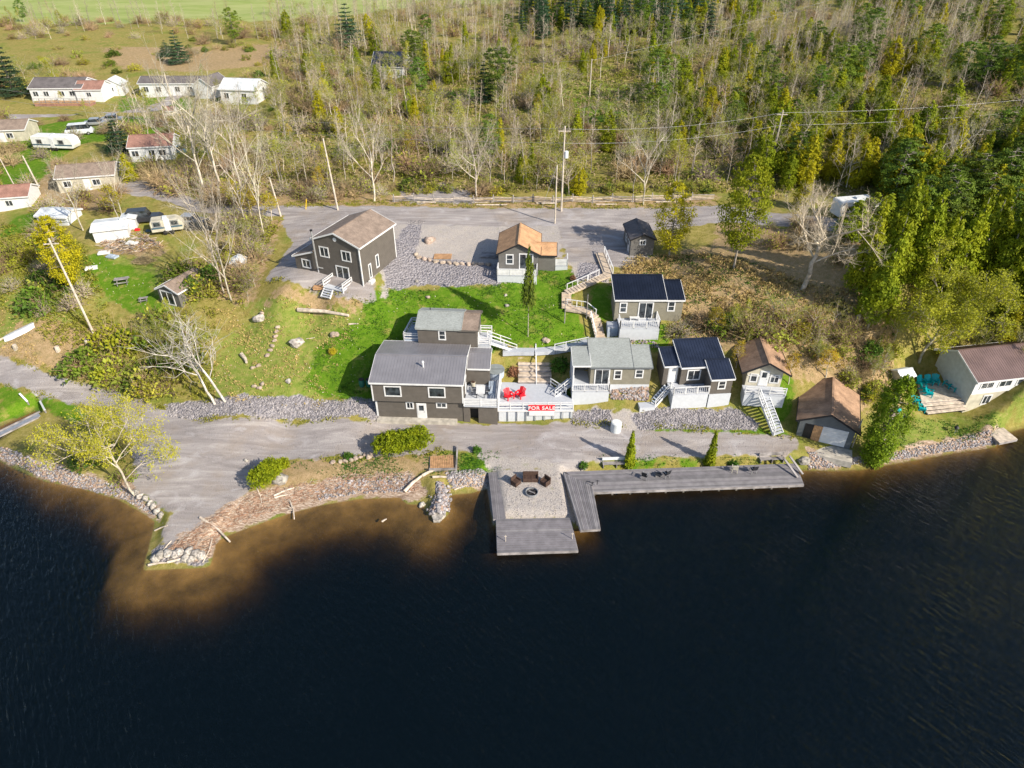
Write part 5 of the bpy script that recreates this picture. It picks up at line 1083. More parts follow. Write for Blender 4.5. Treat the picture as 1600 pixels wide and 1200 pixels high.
rubble('riprap_stones','loose grey stones on the bank right of the sale sign','stones',inpoly(GP(ZN['rock'][0][1]),500,rng),.05,.13,RB)
rubble('riprap_stones','loose lilac grey stones on the bank below the lower cottages','stones',inpoly(GP(ZN['rock'][0][2]),1900,rng),.05,.14,RB)
rubble('gravel_stones','crushed grey stone in the bed beside the two storey house','stones',inpoly(GP([(640,345),(662,345),(650,400),(780,412),(782,446),(650,446),(600,452),(606,390)]),1500,rng),.04,.10,RB)
rubble('shore_stones','stones lining the shore at the lower right','stones',inpoly(GP([(1262,706),(1345,716),(1400,706),(1500,686),(1560,678),(1556,694),(1400,718),(1300,730),(1262,733)]),1400,rng),.06,.18,RB+['rubble_d'])
rubble('shore_stones','stones lining the shore at the far left','stones',inpoly(GP([(0,698),(60,722),(130,742),(200,760),(250,806),(235,803),(190,778),(75,750),(0,716)]),900,rng),.06,.2,RB+['rubble_d'])
rubble('shore_stones','pale pebbles between the driftwood and the side dock','stones',inpoly(GP([(696,738),(765,736),(765,758),(700,766)]),450,rng),.06,.18,RB)
rubble('beach_stones','pale stones strewn along the middle of the beach','stones',inpoly(GP([(540,750),(640,742),(640,768),(560,772),(500,782),(490,770)]),420,rng),.06,.2,RB+['rubble_d'])
rubble('bank_stones','stones on the bank below the black roofed and grey roofed cottages','stones',inpoly(GP([(945,530),(1030,535),(1030,545),(945,545)])*[1,1],200,rng),.08,.2,RB+['rubble_d'])
rubble('bank_stones','pinkish stones below the grey roofed cottage','stones',inpoly(GP([(952,606),(1015,606),(1012,626),(955,624)]),500,rng),.08,.24,['rubble_b','rubble_c','rubble_d','rubble_d'])
# stone pier: a heap that stands in the water
pier=T('stone_pier','curved heap of stones jutting into the water beside the beach','stone pier')
n=620; tt=rng.uniform(0,1,n); a0=Vector(W(684,758,.2)); a1=Vector(W(683,803,.2)); pp=[]
for k,t_ in enumerate(tt):
    c=a0.lerp(a1,t_); off=rng.normal()*.42; c.x+=.3*math.sin(t_*3)+off; pp.append((c.x,c.y,.75-.55*(abs(off)/1.0)-.15*(t_>.9)+rng.uniform(-.1,.1)))
pp=np.array(pp); s=rng.uniform(.1,.24,n); V=(IV[None]*s[:,None,None]*rng.uniform(.7,1.2,(n,len(IV),1))+pp[:,None]).reshape(-1,3); Fc=(IF[None]+(np.arange(n)*len(IV))[:,None,None]).reshape(-1,3)
link('stones',mesh_np('stones',V,Fc,RB+['rubble_d'],np.repeat(rng.integers(0,5,n),len(IF))),pier)
mb=MB(); c=[(a0.x-.75,a0.y+.3),(a0.x+.75,a0.y+.3),(a1.x+.85,a1.y),(a1.x+.3,a1.y-.8),(a1.x-.3,a1.y-.8),(a1.x-.6,a1.y)]; mb.prism(c,'z',-1.6,.22,'rock'); mb.build('core',pier)
# ---------------------------------------------------------------- driftwood
n=2600; xy=inpoly(GP([(275,868),(262,858),(335,806),(395,770),(445,762),(540,742),(640,738),(655,768),(560,766),(500,778),(450,790),(400,808),(350,828),(322,866)]),n,rng)
z=H(xy[:,0],xy[:,1]); a=rng.normal(.35,.7,n); L=rng.uniform(.15,.8,n)**1.2; sg=np.stack([xy[:,0],xy[:,1],z+.05,xy[:,0]+np.cos(a)*L,xy[:,1]+np.sin(a)*L,z+rng.uniform(.03,.14,n),np.full(n,.028),np.full(n,.015)],1)
D('debris_red',(.42,.25,.17),.9,.2,2); V,Fc=tubes(sg,3); tag(link('driftwood_litter',mesh_np('driftwood_litter',V,Fc,['drift_wood','debris_red','debris_red'],np.repeat(rng.integers(0,3,n),1).repeat(1)[np.tile(np.arange(n),3)])),'washed up sticks and reeds along the beach','driftwood',kind='stuff')
def dlog(u0,v0,u1,v1,r,label,z0=None,z1=None,twigs=0,m='drift_wood',name='driftwood_log'):
    a=Vector(G(u0,v0) if z0 is None else W(u0,v0,z0)); b=Vector(G(u1,v1) if z1 is None else W(u1,v1,z1)); a.z+=r; b.z+=r
    t=T(name,label,'log',a); mb=MB(); d=b-a; mid=d*.5+Vector((-d.y,d.x,0))*.05; mb.tube((0,0,0),mid,r,r*.85,m); mb.tube(mid,d,r*.85,r*.6,m); mb.build('trunk',t)
    if twigs:
        mb=MB()
        for i in range(twigs): p=d*rnd.uniform(.2,.8); mb.tube(p,p+Vector((rnd.uniform(-.7,.7),rnd.uniform(-.5,.5),rnd.uniform(.1,.5))),r*.4,r*.15,m,5)
        mb.build('branch',t)
dlog(313,810,360,848,.13,'thick grey log running off the beach into the water by the spit',z1=.0); dlog(332,842,317,880,.08,'slim pale log at the corner of the spit tip',z1=.1)
dlog(401,763,409,787,.08,'short brown stake leaning by the small golden hedge'); dlog(428,776,460,763,.11,'bleached log lying across the beach left of the dead snag'); dlog(429,779,450,774,.1,'second bleached log lying just below the first on the beach')
dlog(242,830,262,822,.08,'short pale plank on the left edge of the spit'); dlog(255,862,268,846,.08,'pale stick standing across the spit tip'); 
dlog(232,884,262,880,.1,'grey timber edging at the left of the spit tip',z0=.15,z1=.25); dlog(262,880,305,872,.12,'grey timber edging along the front of the spit tip',z0=.25,z1=.25)
dlog(453,784,460,812,.09,'bare driftwood snag standing out of the shallow water',z1=.05,twigs=4); dlog(440,795,452,796,.05,'thin branch reaching from the shore to the snag',z1=.1)
dlog(597,816,604,812,.1,'pale stick poking out of the shallow water',z0=.0,z1=.25); dlog(632,770,660,745,.2,'long bleached driftwood wall slanting down to the beach',name='driftwood_wall'); dlog(660,745,680,736,.18,'upper end of the bleached driftwood wall by the wooden platform',name='driftwood_wall')
dlog(676,747,698,747,.14,'short white timber at the head of the stone pier'); dlog(710,766,730,759,.06,'thin yellow stick in the shallows left of the side dock',z0=.05,z1=.2)
dlog(466,487,545,496,.28,'long weathered grey log lying across the lawn below the two storey house',name='weathered_log'); dlog(545,508,560,507,.12,'short pale log near the long weathered log'); dlog(378,556,386,569,.25,'grey stump lying at the foot of the stepping stones',name='stump')
dlog(0,533,0+52,508,.0+.14,'thin pole under the white boat hull on the left bank'); dlog(492,528,478,530,.05,'thin twig on the lawn')
for u,v,lb in [(91,548,'pink grey tree stump on the left bank'),(137,537,'pale tree stump by the thicket on the left bank'),(25,545,'small tree stump near the left road'),(1340,498,'broken pale tree stump beneath the cedars'),(1361,490,'second pale stump beside the cedar trunk')]:
    p=G(u,v); t=T('tree_stump',lb,'stump',p); mb=MB(); mb.tube((0,0,-.2),(0,0,.6),.32,.26,'bark_pale',9); mb.build('bark',t); mb=MB(); mb.tube((0,0,.6),(0,0,.62),.24,.24,'drift_wood',9); mb.build('cut_top',t)
# wooden platform with low walls
P=w_([(672,735),(712,731),(710,711),(672,713)],1.15); t=dockthing('wooden_platform','small tan plank platform near the beach',P,1.15,'x',14,2,'tan_wood'); t['category']='platform'
for i,(a,b,lb) in enumerate([((672,737),(712,736),'grey low timber wall below the tan platform'),((713,736),(715,700),'grey low timber wall at the right of the tan platform')]):
    A_=Vector(G(*a));B_=Vector(G(*b)); t=T('timber_wall',lb,'wall',A_); mb=MB(); mb.beam((0,0,.3),(B_-A_)+Vector((0,0,.3)),.16,.22,'old_wood'); mb.build('rail',t); mb=MB(); mb.box(-.08,.08,-.08,.08,-.3,.45,'old_wood'); mb.build('post',t)
p=G(962,672); t=T('water_tank','pale blue grey cylindrical tank on the grass beside the road','tank',p); mb=MB(); mb.tube((0,0,-.1),(0,0,1.15),.6,.6,'tank_plastic',24); mb.build('body',t,.04); mb=MB(); mb.tube((0,0,1.152),(0,0,1.19),.5,.48,'white_plastic',24); mb.build('lid',t)
# long stair down the slope
st=T('slope_stairs','long timber stair zigzagging down the slope from the gravel terrace to the walkway','stairs')
path=[((937,398),9.85),((950,432),9.3),((936,437),9.1),((918,446),8.8),((885,460),8.4),((885,484),7.6),((915,488),7.2),((930,500),6.9),((938,533),6.0)]
Wp=[Vector(G(*a))+Vector((0,0,.3)) for a,z in path]
for i,(a,b) in enumerate(zip(Wp,Wp[1:])):
    n=max(3,int((b-a).length/.42)); mb=MB(); d=Vector((b.x-a.x,b.y-a.y,0)); L=d.length; d/=L; s=Vector((-d.y,d.x,0))*.6
    for k in range(n):
        c=a.lerp(b,k/n); e=c+d*(L/n+.06); mb.prism([(v.x,v.y) for v in(c-s,c+s,e+s,e-s)],'z',c.z-.22,c.z,'step_stone')
    mb.build('flight',st)
rail(st,[tuple(Wp[i]+Vector((.6,0,0))) for i in(0,1)],h=.9,bal=9,name='handrail'); rail(st,[tuple(Wp[i]+Vector((0,.55,0))) for i in(2,3)],h=.9,bal=9,name='handrail'); rail(st,[tuple(Wp[i]+Vector((.1,.6,0))) for i in(3,4)],h=.9,bal=9,name='handrail'); rail(st,[tuple(Wp[i]+Vector((.1,.5,0))) for i in(5,6,7)],h=.9,bal=9,name='handrail'); rail(st,[tuple(Wp[i]+Vector((-.6,0,0))) for i in(7,8)],h=.9,bal=9,name='handrail')
for u,v,h_,lb in [(826,524,4.2,''),(882,505,3.4,'thin grey post standing at the left of the zigzag stair'),(916,498,3.4,'thin grey post inside the bend of the zigzag stair')]:
    if lb: t=T('garden_post',lb,'post',G(u,v)); mb=MB(); mb.tube((0,0,-.2),(0,0,h_),.06,.05,'old_wood'); mb.build('pole',t); mb=MB(); mb.tube((0,0,h_),(0,0,h_+.06),.08,.05,'dark_metal'); mb.build('cap',t)
for u,v,lb,a in [(765,400,'brown plywood panel on the gravel left of the orange roofed cottage',-10),(692,402,'low tan timber planter on the gravel bed',0)]:
    p=G(u,v); t=T('timber_panel',lb,'panel',(p[0],p[1],p[2]),R(a)); mb=MB(); mb.box(-1.2,1.2,-.75,.75,.12,.2,'tan_wood' if u<700 else 'old_wood'); mb.build('top',t); mb=MB(); mb.box(-1.1,1.1,-.65,.65,-.1,.12,'old_wood'); mb.build('base',t)
t=T('solar_panel','small dark panel on a stand behind the terrace tree','panel',G(1051,390)); mb=MB(); mb.beam((-.6,0,.9),(.6,0,.9),.9,.06,'navy_roof'); mb.build('panel',t); mb=MB(); mb.box(-.05,.05,-.05,.05,-.1,.88,'grey_metal'); mb.build('stand',t)
p=G(499,451); t=T('wood_crate','tan plywood sheet lying by the white stoop','crate',p); mb=MB(); mb.box(-.7,.7,-.4,.4,0,.25,'tan_wood'); mb.build('box',t); mb=MB(); mb.box(-.75,.75,-.45,.45,.252,.29,'tan_wood'); mb.build('lid',t)
# small dock at the right
dockthing('swim_dock','small pale weathered dock at the lower right shore',w_([(1562,692),(1590,686),(1568,668),(1543,674)],.5),.5,'ab',10,2,'drift_wood')
t=T('kettle_grill','small black kettle grill on the grass before the white house','grill',G(1491,676)); mb=MB(); mb.tube((0,0,.55),(0,0,.75),.15,.28,'black_plastic',12); mb.tube((0,0,.75),(0,0,.95),.28,.1,'black_plastic',12); mb.build('bowl',t)
for a in range(3): mb=MB(); mb.tube((.15*math.cos(a*2.1),.15*math.sin(a*2.1),.6),(.32*math.cos(a*2.1),.32*math.sin(a*2.1),0),.02,.02,'grey_metal',5); mb.build('leg',t)
# left boat slip: rail track with posts
t=T('boat_slide','grey plank slide with rails in the left boat slip','boat slide',(0,0,0)); a=Vector(W(-20,688,.35)); b=Vector(W(62,648,.9)); mb=MB(); mb.beam(a,b,.7,.08,'grey_metal'); mb.build('slide_bed',t)
for s in(-1,1): mb=MB(); o_=Vector((.25*s,-.55*s,.05)); mb.beam(a+o_,b+o_,.12,.16,'old_wood'); mb.build('rail',t)
for i,((u,v),(u2,v2)) in enumerate([((45,632),(33,620)),((72,645),(65,632))]):
    A_=Vector(G(u,v));B_=Vector(G(u2,v2)); t=T('slip_beam',('upper' if i==0 else 'lower')+' of two short white beams at the head of the left boat slip','beam',A_); mb=MB(); mb.beam((0,0,.4),(B_-A_)+Vector((0,0,.5)),.2,.12,'white'); mb.build('beam',t); mb=MB(); mb.box(-.06,.06,-.06,.06,-.2,.42,'old_wood'); mb.build('post',t)
# upturned white hull on the left bank
a=Vector(G(8,532)); b=Vector(G(52,510)); t=T('boat_hull','upturned white boat hull lying on the left bank','boat',a,math.atan2((b-a).y,(b-a).x)); L=(b-a).length; mb=MB(); dz=(b.z-a.z)
for i in range(10):
    x0=L*i/10;x1=L*(i+1)/10; w0=.75*min(1,math.sin(math.pi*(.12+.8*i/10))+.2); w1=.75*min(1,math.sin(math.pi*(.12+.8*(i+1)/10))+.2); z0=dz*i/10; z1=dz*(i+1)/10
    for s in(-1,1): mb.add([(x0,s*w0,z0),(x1,s*w1,z1),(x1,s*w1*.45,z1+.5),(x0,s*w0*.45,z0+.5)],[(0,1,2,3)],'white_plastic')
    mb.add([(x0,-w0*.45,z0+.5),(x0,w0*.45,z0+.5),(x1,w1*.45,z1+.5),(x1,-w1*.45,z1+.5)],[(0,1,2,3)],'light_roof')
mb.build('hull',t); mb=MB(); mb.beam((.1,0,.55),(L-.1,0,dz+.55),.08,.1,'grey_metal'); mb.build('keel',t)
# ---------------------------------------------------------------- left bank sheds, junk and vehicles
def smallhouse(name,label,cat,u,v,wd,dp,h,rise,rz,wall,roof,axis='x',wins=2,dr=1,z=None,wf='white',oh=.25,ch=0):
    p=G(u,v); t=T(name,label,cat,(p[0],p[1],p[2]-.1),R(rz)); mb=MB(); gwall(mb,0,wd,0,dp,-.8,h,h+rise,axis,wall); mb.build('wall',t); r=groof(t,0,wd,0,dp,h,h+rise,axis,roof,oh=oh,oe=oh*.8,t=.1,trim=wf)
    for i in range(wins): win(t,'f',0,wd*(i+.5+(.5 if dr and i>=wins//2 else 0))/(wins+(1 if dr else 0)),h*.42,min(1.1,wd*.16),h*.34,'v')
    if dr: door(t,'f',0,wd*(wins//2+.5)/(wins+1),.1,.85,1.95,lite=False)
    if ch: mb=MB(); mb.box(wd*.6,wd*.6+.5,dp*.5,dp*.5+.5,h,h+rise+.7,'terracotta_shingle'); mb.build('chimney',r)
    return t
t=smallhouse('garden_shed','grey garden shed with a wide white framed window on the left lawn','shed',253,474,3.4,5.0,2.3,.8,-22,'siding_grey','brown_shingle','y',0,0); win(t,'f',0,1.45,.35,1.9,1.7,'v')
smallhouse('mobile_home','long white mobile home with dark roof across the far lawn','house',222,152,15,5.5,3.2,1.0,1,'white','dark_shingle',wins=4)
smallhouse('white_garage','white garage with dark gable roof beside the long mobile home','garage',306,154,5,7,3.0,1.6,-14,'white','dark_shingle','y',0,1)
smallhouse('white_workshop','large white workshop with pale roof behind the bare trees','building',348,163,8.5,7,3.4,1.6,-8,'white','light_roof',wins=2)
smallhouse('cream_cottage','cream cottage with terracotta roof and white gable at the far left','house',207,254,7.5,6,2.8,1.3,10,'white','terracotta_shingle','x',wins=3,ch=1)
smallhouse('brown_bungalow','low bungalow with faded brown roof and pale walls left of the thicket','house',95,302,9,6,2.6,1.2,14,'beige_wall','brown_shingle','x',wins=2)
smallhouse('brown_roof_cabin','cabin with brown roof and white wall at the left edge','cabin',-12,332,6,5,2.4,1.1,12,'white','terracotta_shingle','x',wins=1)
smallhouse('grey_roof_house','wide house with grey roof behind a brown deck at the far left','house',52,158,12,8,2.9,1.5,2,'white','dark_shingle','x',wins=4)
smallhouse('red_trim_house','small white house with reddish roof right of the grey roofed one','house',122,158,6,6,2.6,1.3,2,'white','terracotta_shingle','x',wins=1)
smallhouse('white_cabin','small white cabin by the trees at the far left','cabin',163,150,4.5,4,2.6,1.2,5,'white','light_roof','y',wins=1)
smallhouse('woodland_house','white house with navy roof hidden among the distant trees','house',583,124,8,8,3.2,2.6,-6,'white','navy_roof','x',wins=2)
smallhouse('edge_house','pale house with brown roof cut by the left edge of the photo','house',-30,225,9,6,2.6,1.2,8,'beige_wall','brown_shingle','x',wins=2)
smallhouse('play_hut','tiny red and white hut beside the far pole','hut',258,182,2.2,2,1.3,.6,0,'white','terracotta_shingle','x',wins=0,dr=0)
smallhouse('well_house','small white hut in the thicket right of the garden shed','hut',365,426,1.6,1.5,1.5,.4,10,'white','light_roof','y',wins=0,dr=1)
pd=G(100,163); t=T('brown_deck','long brown deck with railing before the grey roofed house','deck',(pd[0]-6,pd[1]-1.5,pd[2]-.3)); deck(t,[(0,0),(13,0),(13,2.6),(0,2.6)],.9,-.6,m='tan_wood',skirt='terracotta_shingle'); rail(t,[(0,.05,.9),(13,.05,.9)],m='old_wood',bal=.6)
def vehicle(name,label,cat,u,v,rz,L=4.4,w_=1.8,h_=1.45,body='white',roofz=.85,cab=(.22,.8),s=1,glassm='glass'):
    p=G(u,v); t=T(name,label,cat,p,R(rz)); mb=MB(); b=[(-L/2,.35),(L/2,.35),(L/2,.8),(L*.42,roofz),(-L*.46,roofz+.05),(-L/2,.8)]; mb.prism(b,'y',-w_/2,w_/2,body); mb.build('body',t,.06)
    x0=-L/2+L*cab[0]; x1=-L/2+L*cab[1]; mb=MB(); mb.prism([(x0,roofz),(x1,roofz),(x1-.5,h_),(x0+.3,h_)],'y',-w_/2+.08,w_/2-.08,glassm); mb.build('window',t); mb=MB(); mb.prism([(x0+.28,h_),(x1-.48,h_),(x1-.55,h_+.05),(x0+.35,h_+.05)],'y',-w_/2+.1,w_/2-.1,body); mb.build('roof',t)
    for x in(-L*.32,L*.32):
        for s_ in(-1,1): mb=MB(); y=s_*(w_/2-.08); mb.tube((x,y-.1,.33),(x,y+.1,.33),.33,.33,'rubber',14); mb.tube((x,y-.11,.33),(x,y+.11,.33),.18,.18,'grey_metal',10); mb.build('wheel',t)
    return t
def camper(label,u,v,rz,L=7,w_=2.4,h_=2.7,m='white_plastic',name='camper_trailer'):
    p=G(u,v); t=T(name,label,'trailer',p,R(rz)); mb=MB(); mb.prism([(-L/2,.5),(L/2-.3,.5),(L/2,1.2),(L/2-.2,h_-.5),(L/2-1,h_),(-L/2+.2,h_),(-L/2,h_-.3)],'y',-w_/2,w_/2,m); mb.build('body',t,.08)
    mb=MB(); mb.box(-L/2+.1,L/2-.3,-w_/2-.02,-w_/2,1.0,1.25,'blue_car'); mb.build('stripe',t)
    for x in(-L*.3,L*.22): win(t,'f',-w_/2,x,1.4,.9,.6,'',fr='grey_metal')
    door(t,'f',-w_/2,0,.6,.65,1.75,lite=False)
    for x in(-.5,.4): mb=MB(); mb.tube((x,-w_/2-.02,.35),(x,-w_/2+.2,.35),.35,.35,'rubber',12); mb.build('wheel',t)
    mb=MB(); mb.box(-.5,.1,-.35,.35,h_,h_+.25,'light_roof'); mb.build('roof_vent',t)
camper('white camper trailer parked on the far lawn',92,233,-6,8.5); camper('white and teal motorhome among the trees on the right',1333,338,12,6.5,name='motorhome')
camper('pale camper trailer in front of the junk on the left track',266,362,20,4.6,2.1,2.2,'beige_wall')
vehicle('parked_car','grey parked car by the far left lawn','car',150,196,15,body='car_silver'); vehicle('parked_van','pale van parked among the far left houses','van',126,210,20,5.2,2,2.1,'light_roof',1.2,(.1,.9)); vehicle('parked_car','blue car beside the terracotta roofed cottage','car',276,240,-20,body='blue_car'); vehicle('parked_car','silver car in front of the small far cabin','car',176,190,10,body='car_silver')
vehicle('pickup_truck','dark pickup truck with a black canopy by the junk pile','truck',227,347,15,5.4,1.9,2.0,'car_dark',1.1,(.05,.7)); vehicle('parked_car','dark car half hidden by bare trees on the left track','car',317,358,-8,body='car_dark'); vehicle('parked_car','grey car behind the pale camper on the left track','car',297,350,-5,body='car_silver')
smallhouse('tarp_shelter','grey tarpaulin shelter behind the golden pine','shelter',62,352,5,3.5,1.6,.5,-8,'light_roof','light_roof','x',wins=0,dr=0)
smallhouse('collapsed_shed','leaning white shed with a broken roof beside the junk pile','shed',150,380,4.6,4.2,1.9,.3,18,'white','light_roof','x',wins=0,dr=0)
smallhouse('white_locker','small white locker shed beside the dark truck','shed',196,360,1.7,1.9,1.9,.2,15,'white','light_roof','y',wins=0,dr=1)
for u,v,lb,c in [(163,396,'white folded sheet on the left lawn','white'),(176,402,'blue grey tray beside the white sheet','blue_grey_paint'),(207,381,'white ladder rack lying by the junk pile','white_plastic'),(215,360,'red fuel can by the junk pile','red_paint'),(232,362,'blue crate by the junk pile','blue_car'),(143,420,'white plastic chair base under the golden pine','white_plastic')]:
    p=G(u,v); t=T('junk_item',lb,'junk',p,R(rnd.uniform(-30,30))); mb=MB(); s_=.35 if c in('red_paint','blue_car') else .8; mb.box(-s_,s_,-s_*.6,s_*.6,0,.25,c); mb.build('body',t,.03); mb=MB(); mb.box(-s_*.8,s_*.3,-s_*.4,s_*.4,.252,.34,c); mb.build('flap',t)
n=260; xy=inpoly(GP([(150,372),(200,362),(245,372),(250,385),(215,395),(160,392)]),n,rng); z=H(xy[:,0],xy[:,1]); a=rng.uniform(0,6.28,n); sg=np.stack([xy[:,0],xy[:,1],z+.05,xy[:,0]+np.cos(a)*.9,xy[:,1]+np.sin(a)*.9,z+rng.uniform(.05,.4,n),np.full(n,.05),np.full(n,.04)],1); V,Fc=tubes(sg,4)
tag(link('scrap_lumber',mesh_np('scrap_lumber',V,Fc,['drift_wood','old_wood','debris_red'],rng.integers(0,3,len(Fc)))),'scattered scrap lumber on the left lawn','lumber',kind='stuff')
n=420; c_=Vector(G(222,408)); a=rng.uniform(0,6.28,n); rr_=rng.uniform(0,1.6,n); X=c_.x+np.cos(a)*rr_; Y=c_.y+np.sin(a)*rr_*.8; b_=rng.normal(.4,.6,n); sg=np.stack([X,Y,c_.z+(1.6-rr_)*.5*rng.uniform(0,1,n),X+np.cos(b_)*1.2,Y+np.sin(b_)*1.2,c_.z+(1.6-rr_)*.55*rng.uniform(0,1,n)+.1,np.full(n,.025),np.full(n,.01)],1); V,Fc=tubes(sg,3)
tag(link('brush_pile',mesh_np('brush_pile',V,Fc,['twig_brown'])),'heap of cut brown branches on the left lawn','brush pile')
for u,v,lb in [(192,443,'dark picnic table on the left lawn'),(225,470,'low grey bench beside the garden shed')]:
    p=G(u,v); t=T('picnic_table' if u<200 else 'low_bench',lb,'table' if u<200 else 'bench',p,R(20)); k=1 if u<200 else .6; mb=MB(); mb.box(-.9*k,.9*k,-.4*k,.4*k,.72*k,.78*k,'old_wood'); mb.build('table_top',t)
    for y in(-.75*k,.75*k): mb=MB(); mb.box(-.9*k,.9*k,y-.13,y+.13,.42*k,.47*k,'old_wood'); mb.build('seat',t)
    for x in(-.6*k,.6*k): mb=MB(); mb.beam((x,-.7*k,0),(x,.25*k,.72*k),.08,.08,'old_wood'); mb.beam((x,.7*k,0),(x,-.25*k,.72*k),.08,.08,'old_wood'); mb.build('leg',t)
# ---------------------------------------------------------------- hedges and the trees that stand out
def hedge(name,label,pts,leaf,r,h,K,m,sz):
    P=[Vector(G(u,v)) for u,v in pts]; rg=np.random.default_rng(len(pts)+K); t=T(name,label,'hedge',P[0]); Cn=[];S=[]
    for i in range(K):
        k=rg.uniform(0,len(P)-1); j=min(int(k),len(P)-2); c=P[j].lerp(P[j+1],k-j)-P[0]; th=rg.uniform(0,6.28); ph=math.acos(rg.uniform(-.1,1)); q=rg.uniform(.8,1.03)*(1+.04*math.sin(k*5))
        e=np.array([c.x+math.sin(ph)*math.cos(th)*r*q,c.y+math.sin(ph)*math.sin(th)*r*q,c.z+h*.45+math.cos(ph)*h*.55*q]); Cn.append(e)
        if i%8==0: S.append([c.x,c.y,c.z,*e,.05,.02])
    Cn=np.repeat(np.array(Cn),m,0)+rg.normal(size=(K*m,3))*.12; V,Fc=leaves(Cn,sz,rg); link('foliage',mesh_np('foliage',V,Fc,[leaf]),t); V,Fc=tubes(S,4); link('stems',mesh_np('stems',V,Fc,['bark']),t)
hedge('long_hedge','long rounded yellow green hedge between the road and the beach',[(603,710),(620,707),(640,704),(660,699)],'leaf_hedge',1.45,2.6,700,20,.15)
hedge('golden_hedge','small golden green hedge beside the pale boulder',[(406,763),(418,753),(430,743)],'leaf_hedge',1.15,2.2,340,20,.15)
hedge('golden_hedge','low golden tip of the hedge above the pale boulder',[(436,738),(446,731)],'leaf_hedge',.55,1.2,130,12,.18)
cone=mk_conifer(200,5,.52,'leaf_cedar','cone',K=330,m=16,size=.14,base=.0,flat=1.2)
for u,lb in((983,'left of the two slim cone cedars by the long dock'),(1108,'right of the two slim cone cedars by the long dock')):
    p=G(u,727); plant('cedar',p,hgt(p,669),lb,rad=.75*1.25*1.0,name='cone_cedar',meshes=cone).scale=(1.05,1.05,hgt(p,669)/5)
D('leaf_shore',(.24,.34,.012),.7,.25,1.5,col2=(.10,.17,.01),rand=.0,kind='leaf',spec=.2)
big=lambda seed,leaf,n,sz,kids=4,depth=4,sp=1.1,base=.25,bark='bark_pale',h=9: mk_bare(seed,h,'wide',bark=bark,leaf=leaf,nleaf=n,lsize=sz,depth=depth,kids=kids,spread=sp,base=base,r0=.013)
def star(kind,u,vb,vt,rad,label,meshes=None,name=None,lean=(0,0),HH_=None):
    p=G(u,vb); h=hgt(p,vt)*(1.0); o=plant(kind,(p[0],p[1],p[2]-.1),h,label,rad=rad,meshes=meshes,name=name,lean=lean,rot=0 if lean!=(0,0) else None); return o
star('wide',212,775,618,4.7,'big spreading yellow green budding tree on the lower left shore',big(301,'leaf_bud',6,.10,kids=5),'budding_tree',lean=(R(-4),R(-7)))
star('wide',1436,566,415,6.6,'huge yellow green budding tree above the teal chairs on the right',big(302,'leaf_bud',12,.12,kids=5),'budding_tree',lean=(0,R(6)))
star('wide',1254,452,282,6.8,'wide leafless tree with many branches on the right slope',mk_bare(305,9,'wide',bark='bark_pale',twig='twig',depth=4,kids=5,spread=1.0,base=.42,r0=.021,bend=.09),'bare_tree',lean=(0,R(-2)))
star('cedar',1362,722,590,1.75,'bright green cedar on the shore beside the boathouse',mk_conifer(304,8,1.45,'leaf_shore','oval',K=520,m=28,size=.13,base=.0,flat=1),'cedar_tree',lean=(0,R(1)))
star('pine',1146,420,243,2.7,'yellow green pine standing at the edge of the right terrace',mk_conifer(305,9,2.3,'leaf_cedar','oval',K=240,m=34,size=.15,base=.22,flat=.5),'pine_tree')
star('pine',1045,402,286,2.3,'golden green tree behind the dark grey shed',mk_conifer(306,9,2.3,'leaf_cedar_gold','oval',K=200,m=34,size=.15,base=.14,flat=.6),'golden_tree')
star('spruce',825,526,383,.85,'tall thin ragged spruce in the middle of the lawn',mk_conifer(307,10,2.1,'leaf_pine','tier',K=170,m=14,size=.3,base=.4,flat=1.0),'spruce_tree')
star('pine',118,460,338,2.0,'golden yellow pine beside the tall pole on the left bank',mk_conifer(308,9,2.3,'leaf_cedar_gold','oval',K=230,m=36,size=.17,base=.2,flat=.6),'golden_tree')
star('spruce',546,72,3,4.6,'large blue green spruce standing above the far woods',None,None); star('spruce',757,160,92,2.0,'dark slim spruce left of a broader pine in the woods'); star('pine',778,165,70,3.2,'tall olive pine beside the dark slim spruce')
star('spruce',24,150,62,3.6,'dark spruce at the far left edge behind the houses'); star('spruce',190,240,180,2.6,'green spruce beside the terracotta roofed cottage'); star('spruce',282,100,45,3.0,'dark spruce cluster on the far meadow',None); star('spruce',262,88,62,2.4,'small dark spruce left of the meadow cluster')
star('cedar',204,282,236,1.3,'bright column cedar beside the terracotta roofed cottage')
for u,vb,vt,r,lb in [(1382,440,262,2.0,'cedar with bare lower trunk on the right slope'),(1362,500,330,2.1,'dark trunked cedar leaning over the right slope'),(1340,452,300,1.8,'cedar beside the motorhome'),(1425,440,290,1.9,'tall cedar above the huge budding tree'),(1480,470,300,2.1,'broad cedar behind the huge budding tree'),(1540,480,300,2.3,'broad cedar near the right edge'),(1590,500,320,2.3,'cedar touching the right edge of the photo'),(1405,415,280,1.8,'cedar just right of the one with the bare lower trunk'),(1452,465,330,1.9,'slim cedar directly behind the top of the huge budding tree'),(1512,450,290,2.0,'slim cedar between the two broad right cedars'),(1570,450,290,2.0,'slim cedar just left of the one touching the right edge')]:
    star('cedar',u,vb,vt,r,lb,PR['cedar'][(int(u)//10)%4])
for i,(u,vb,vt,r,lb) in enumerate([(352,628,478,1,'right of the two leaning white birches at the left bend'),(336,632,500,1,'left of the two leaning white birches at the left bend')]):
    ms=mk_bare(310+i,9,'wide',bark='bark_birch',twig='bark_birch',depth=2,kids=5,spread=1.0,base=.45,r0=.015,bend=.16); p=G(u,vb); o=plant('wide',(p[0],p[1],p[2]-.1),12-1.2*i,lb,rad=4.8,meshes=ms,name='white_birch',lean=(R(-8),R(-24+3*i)),rot=0)
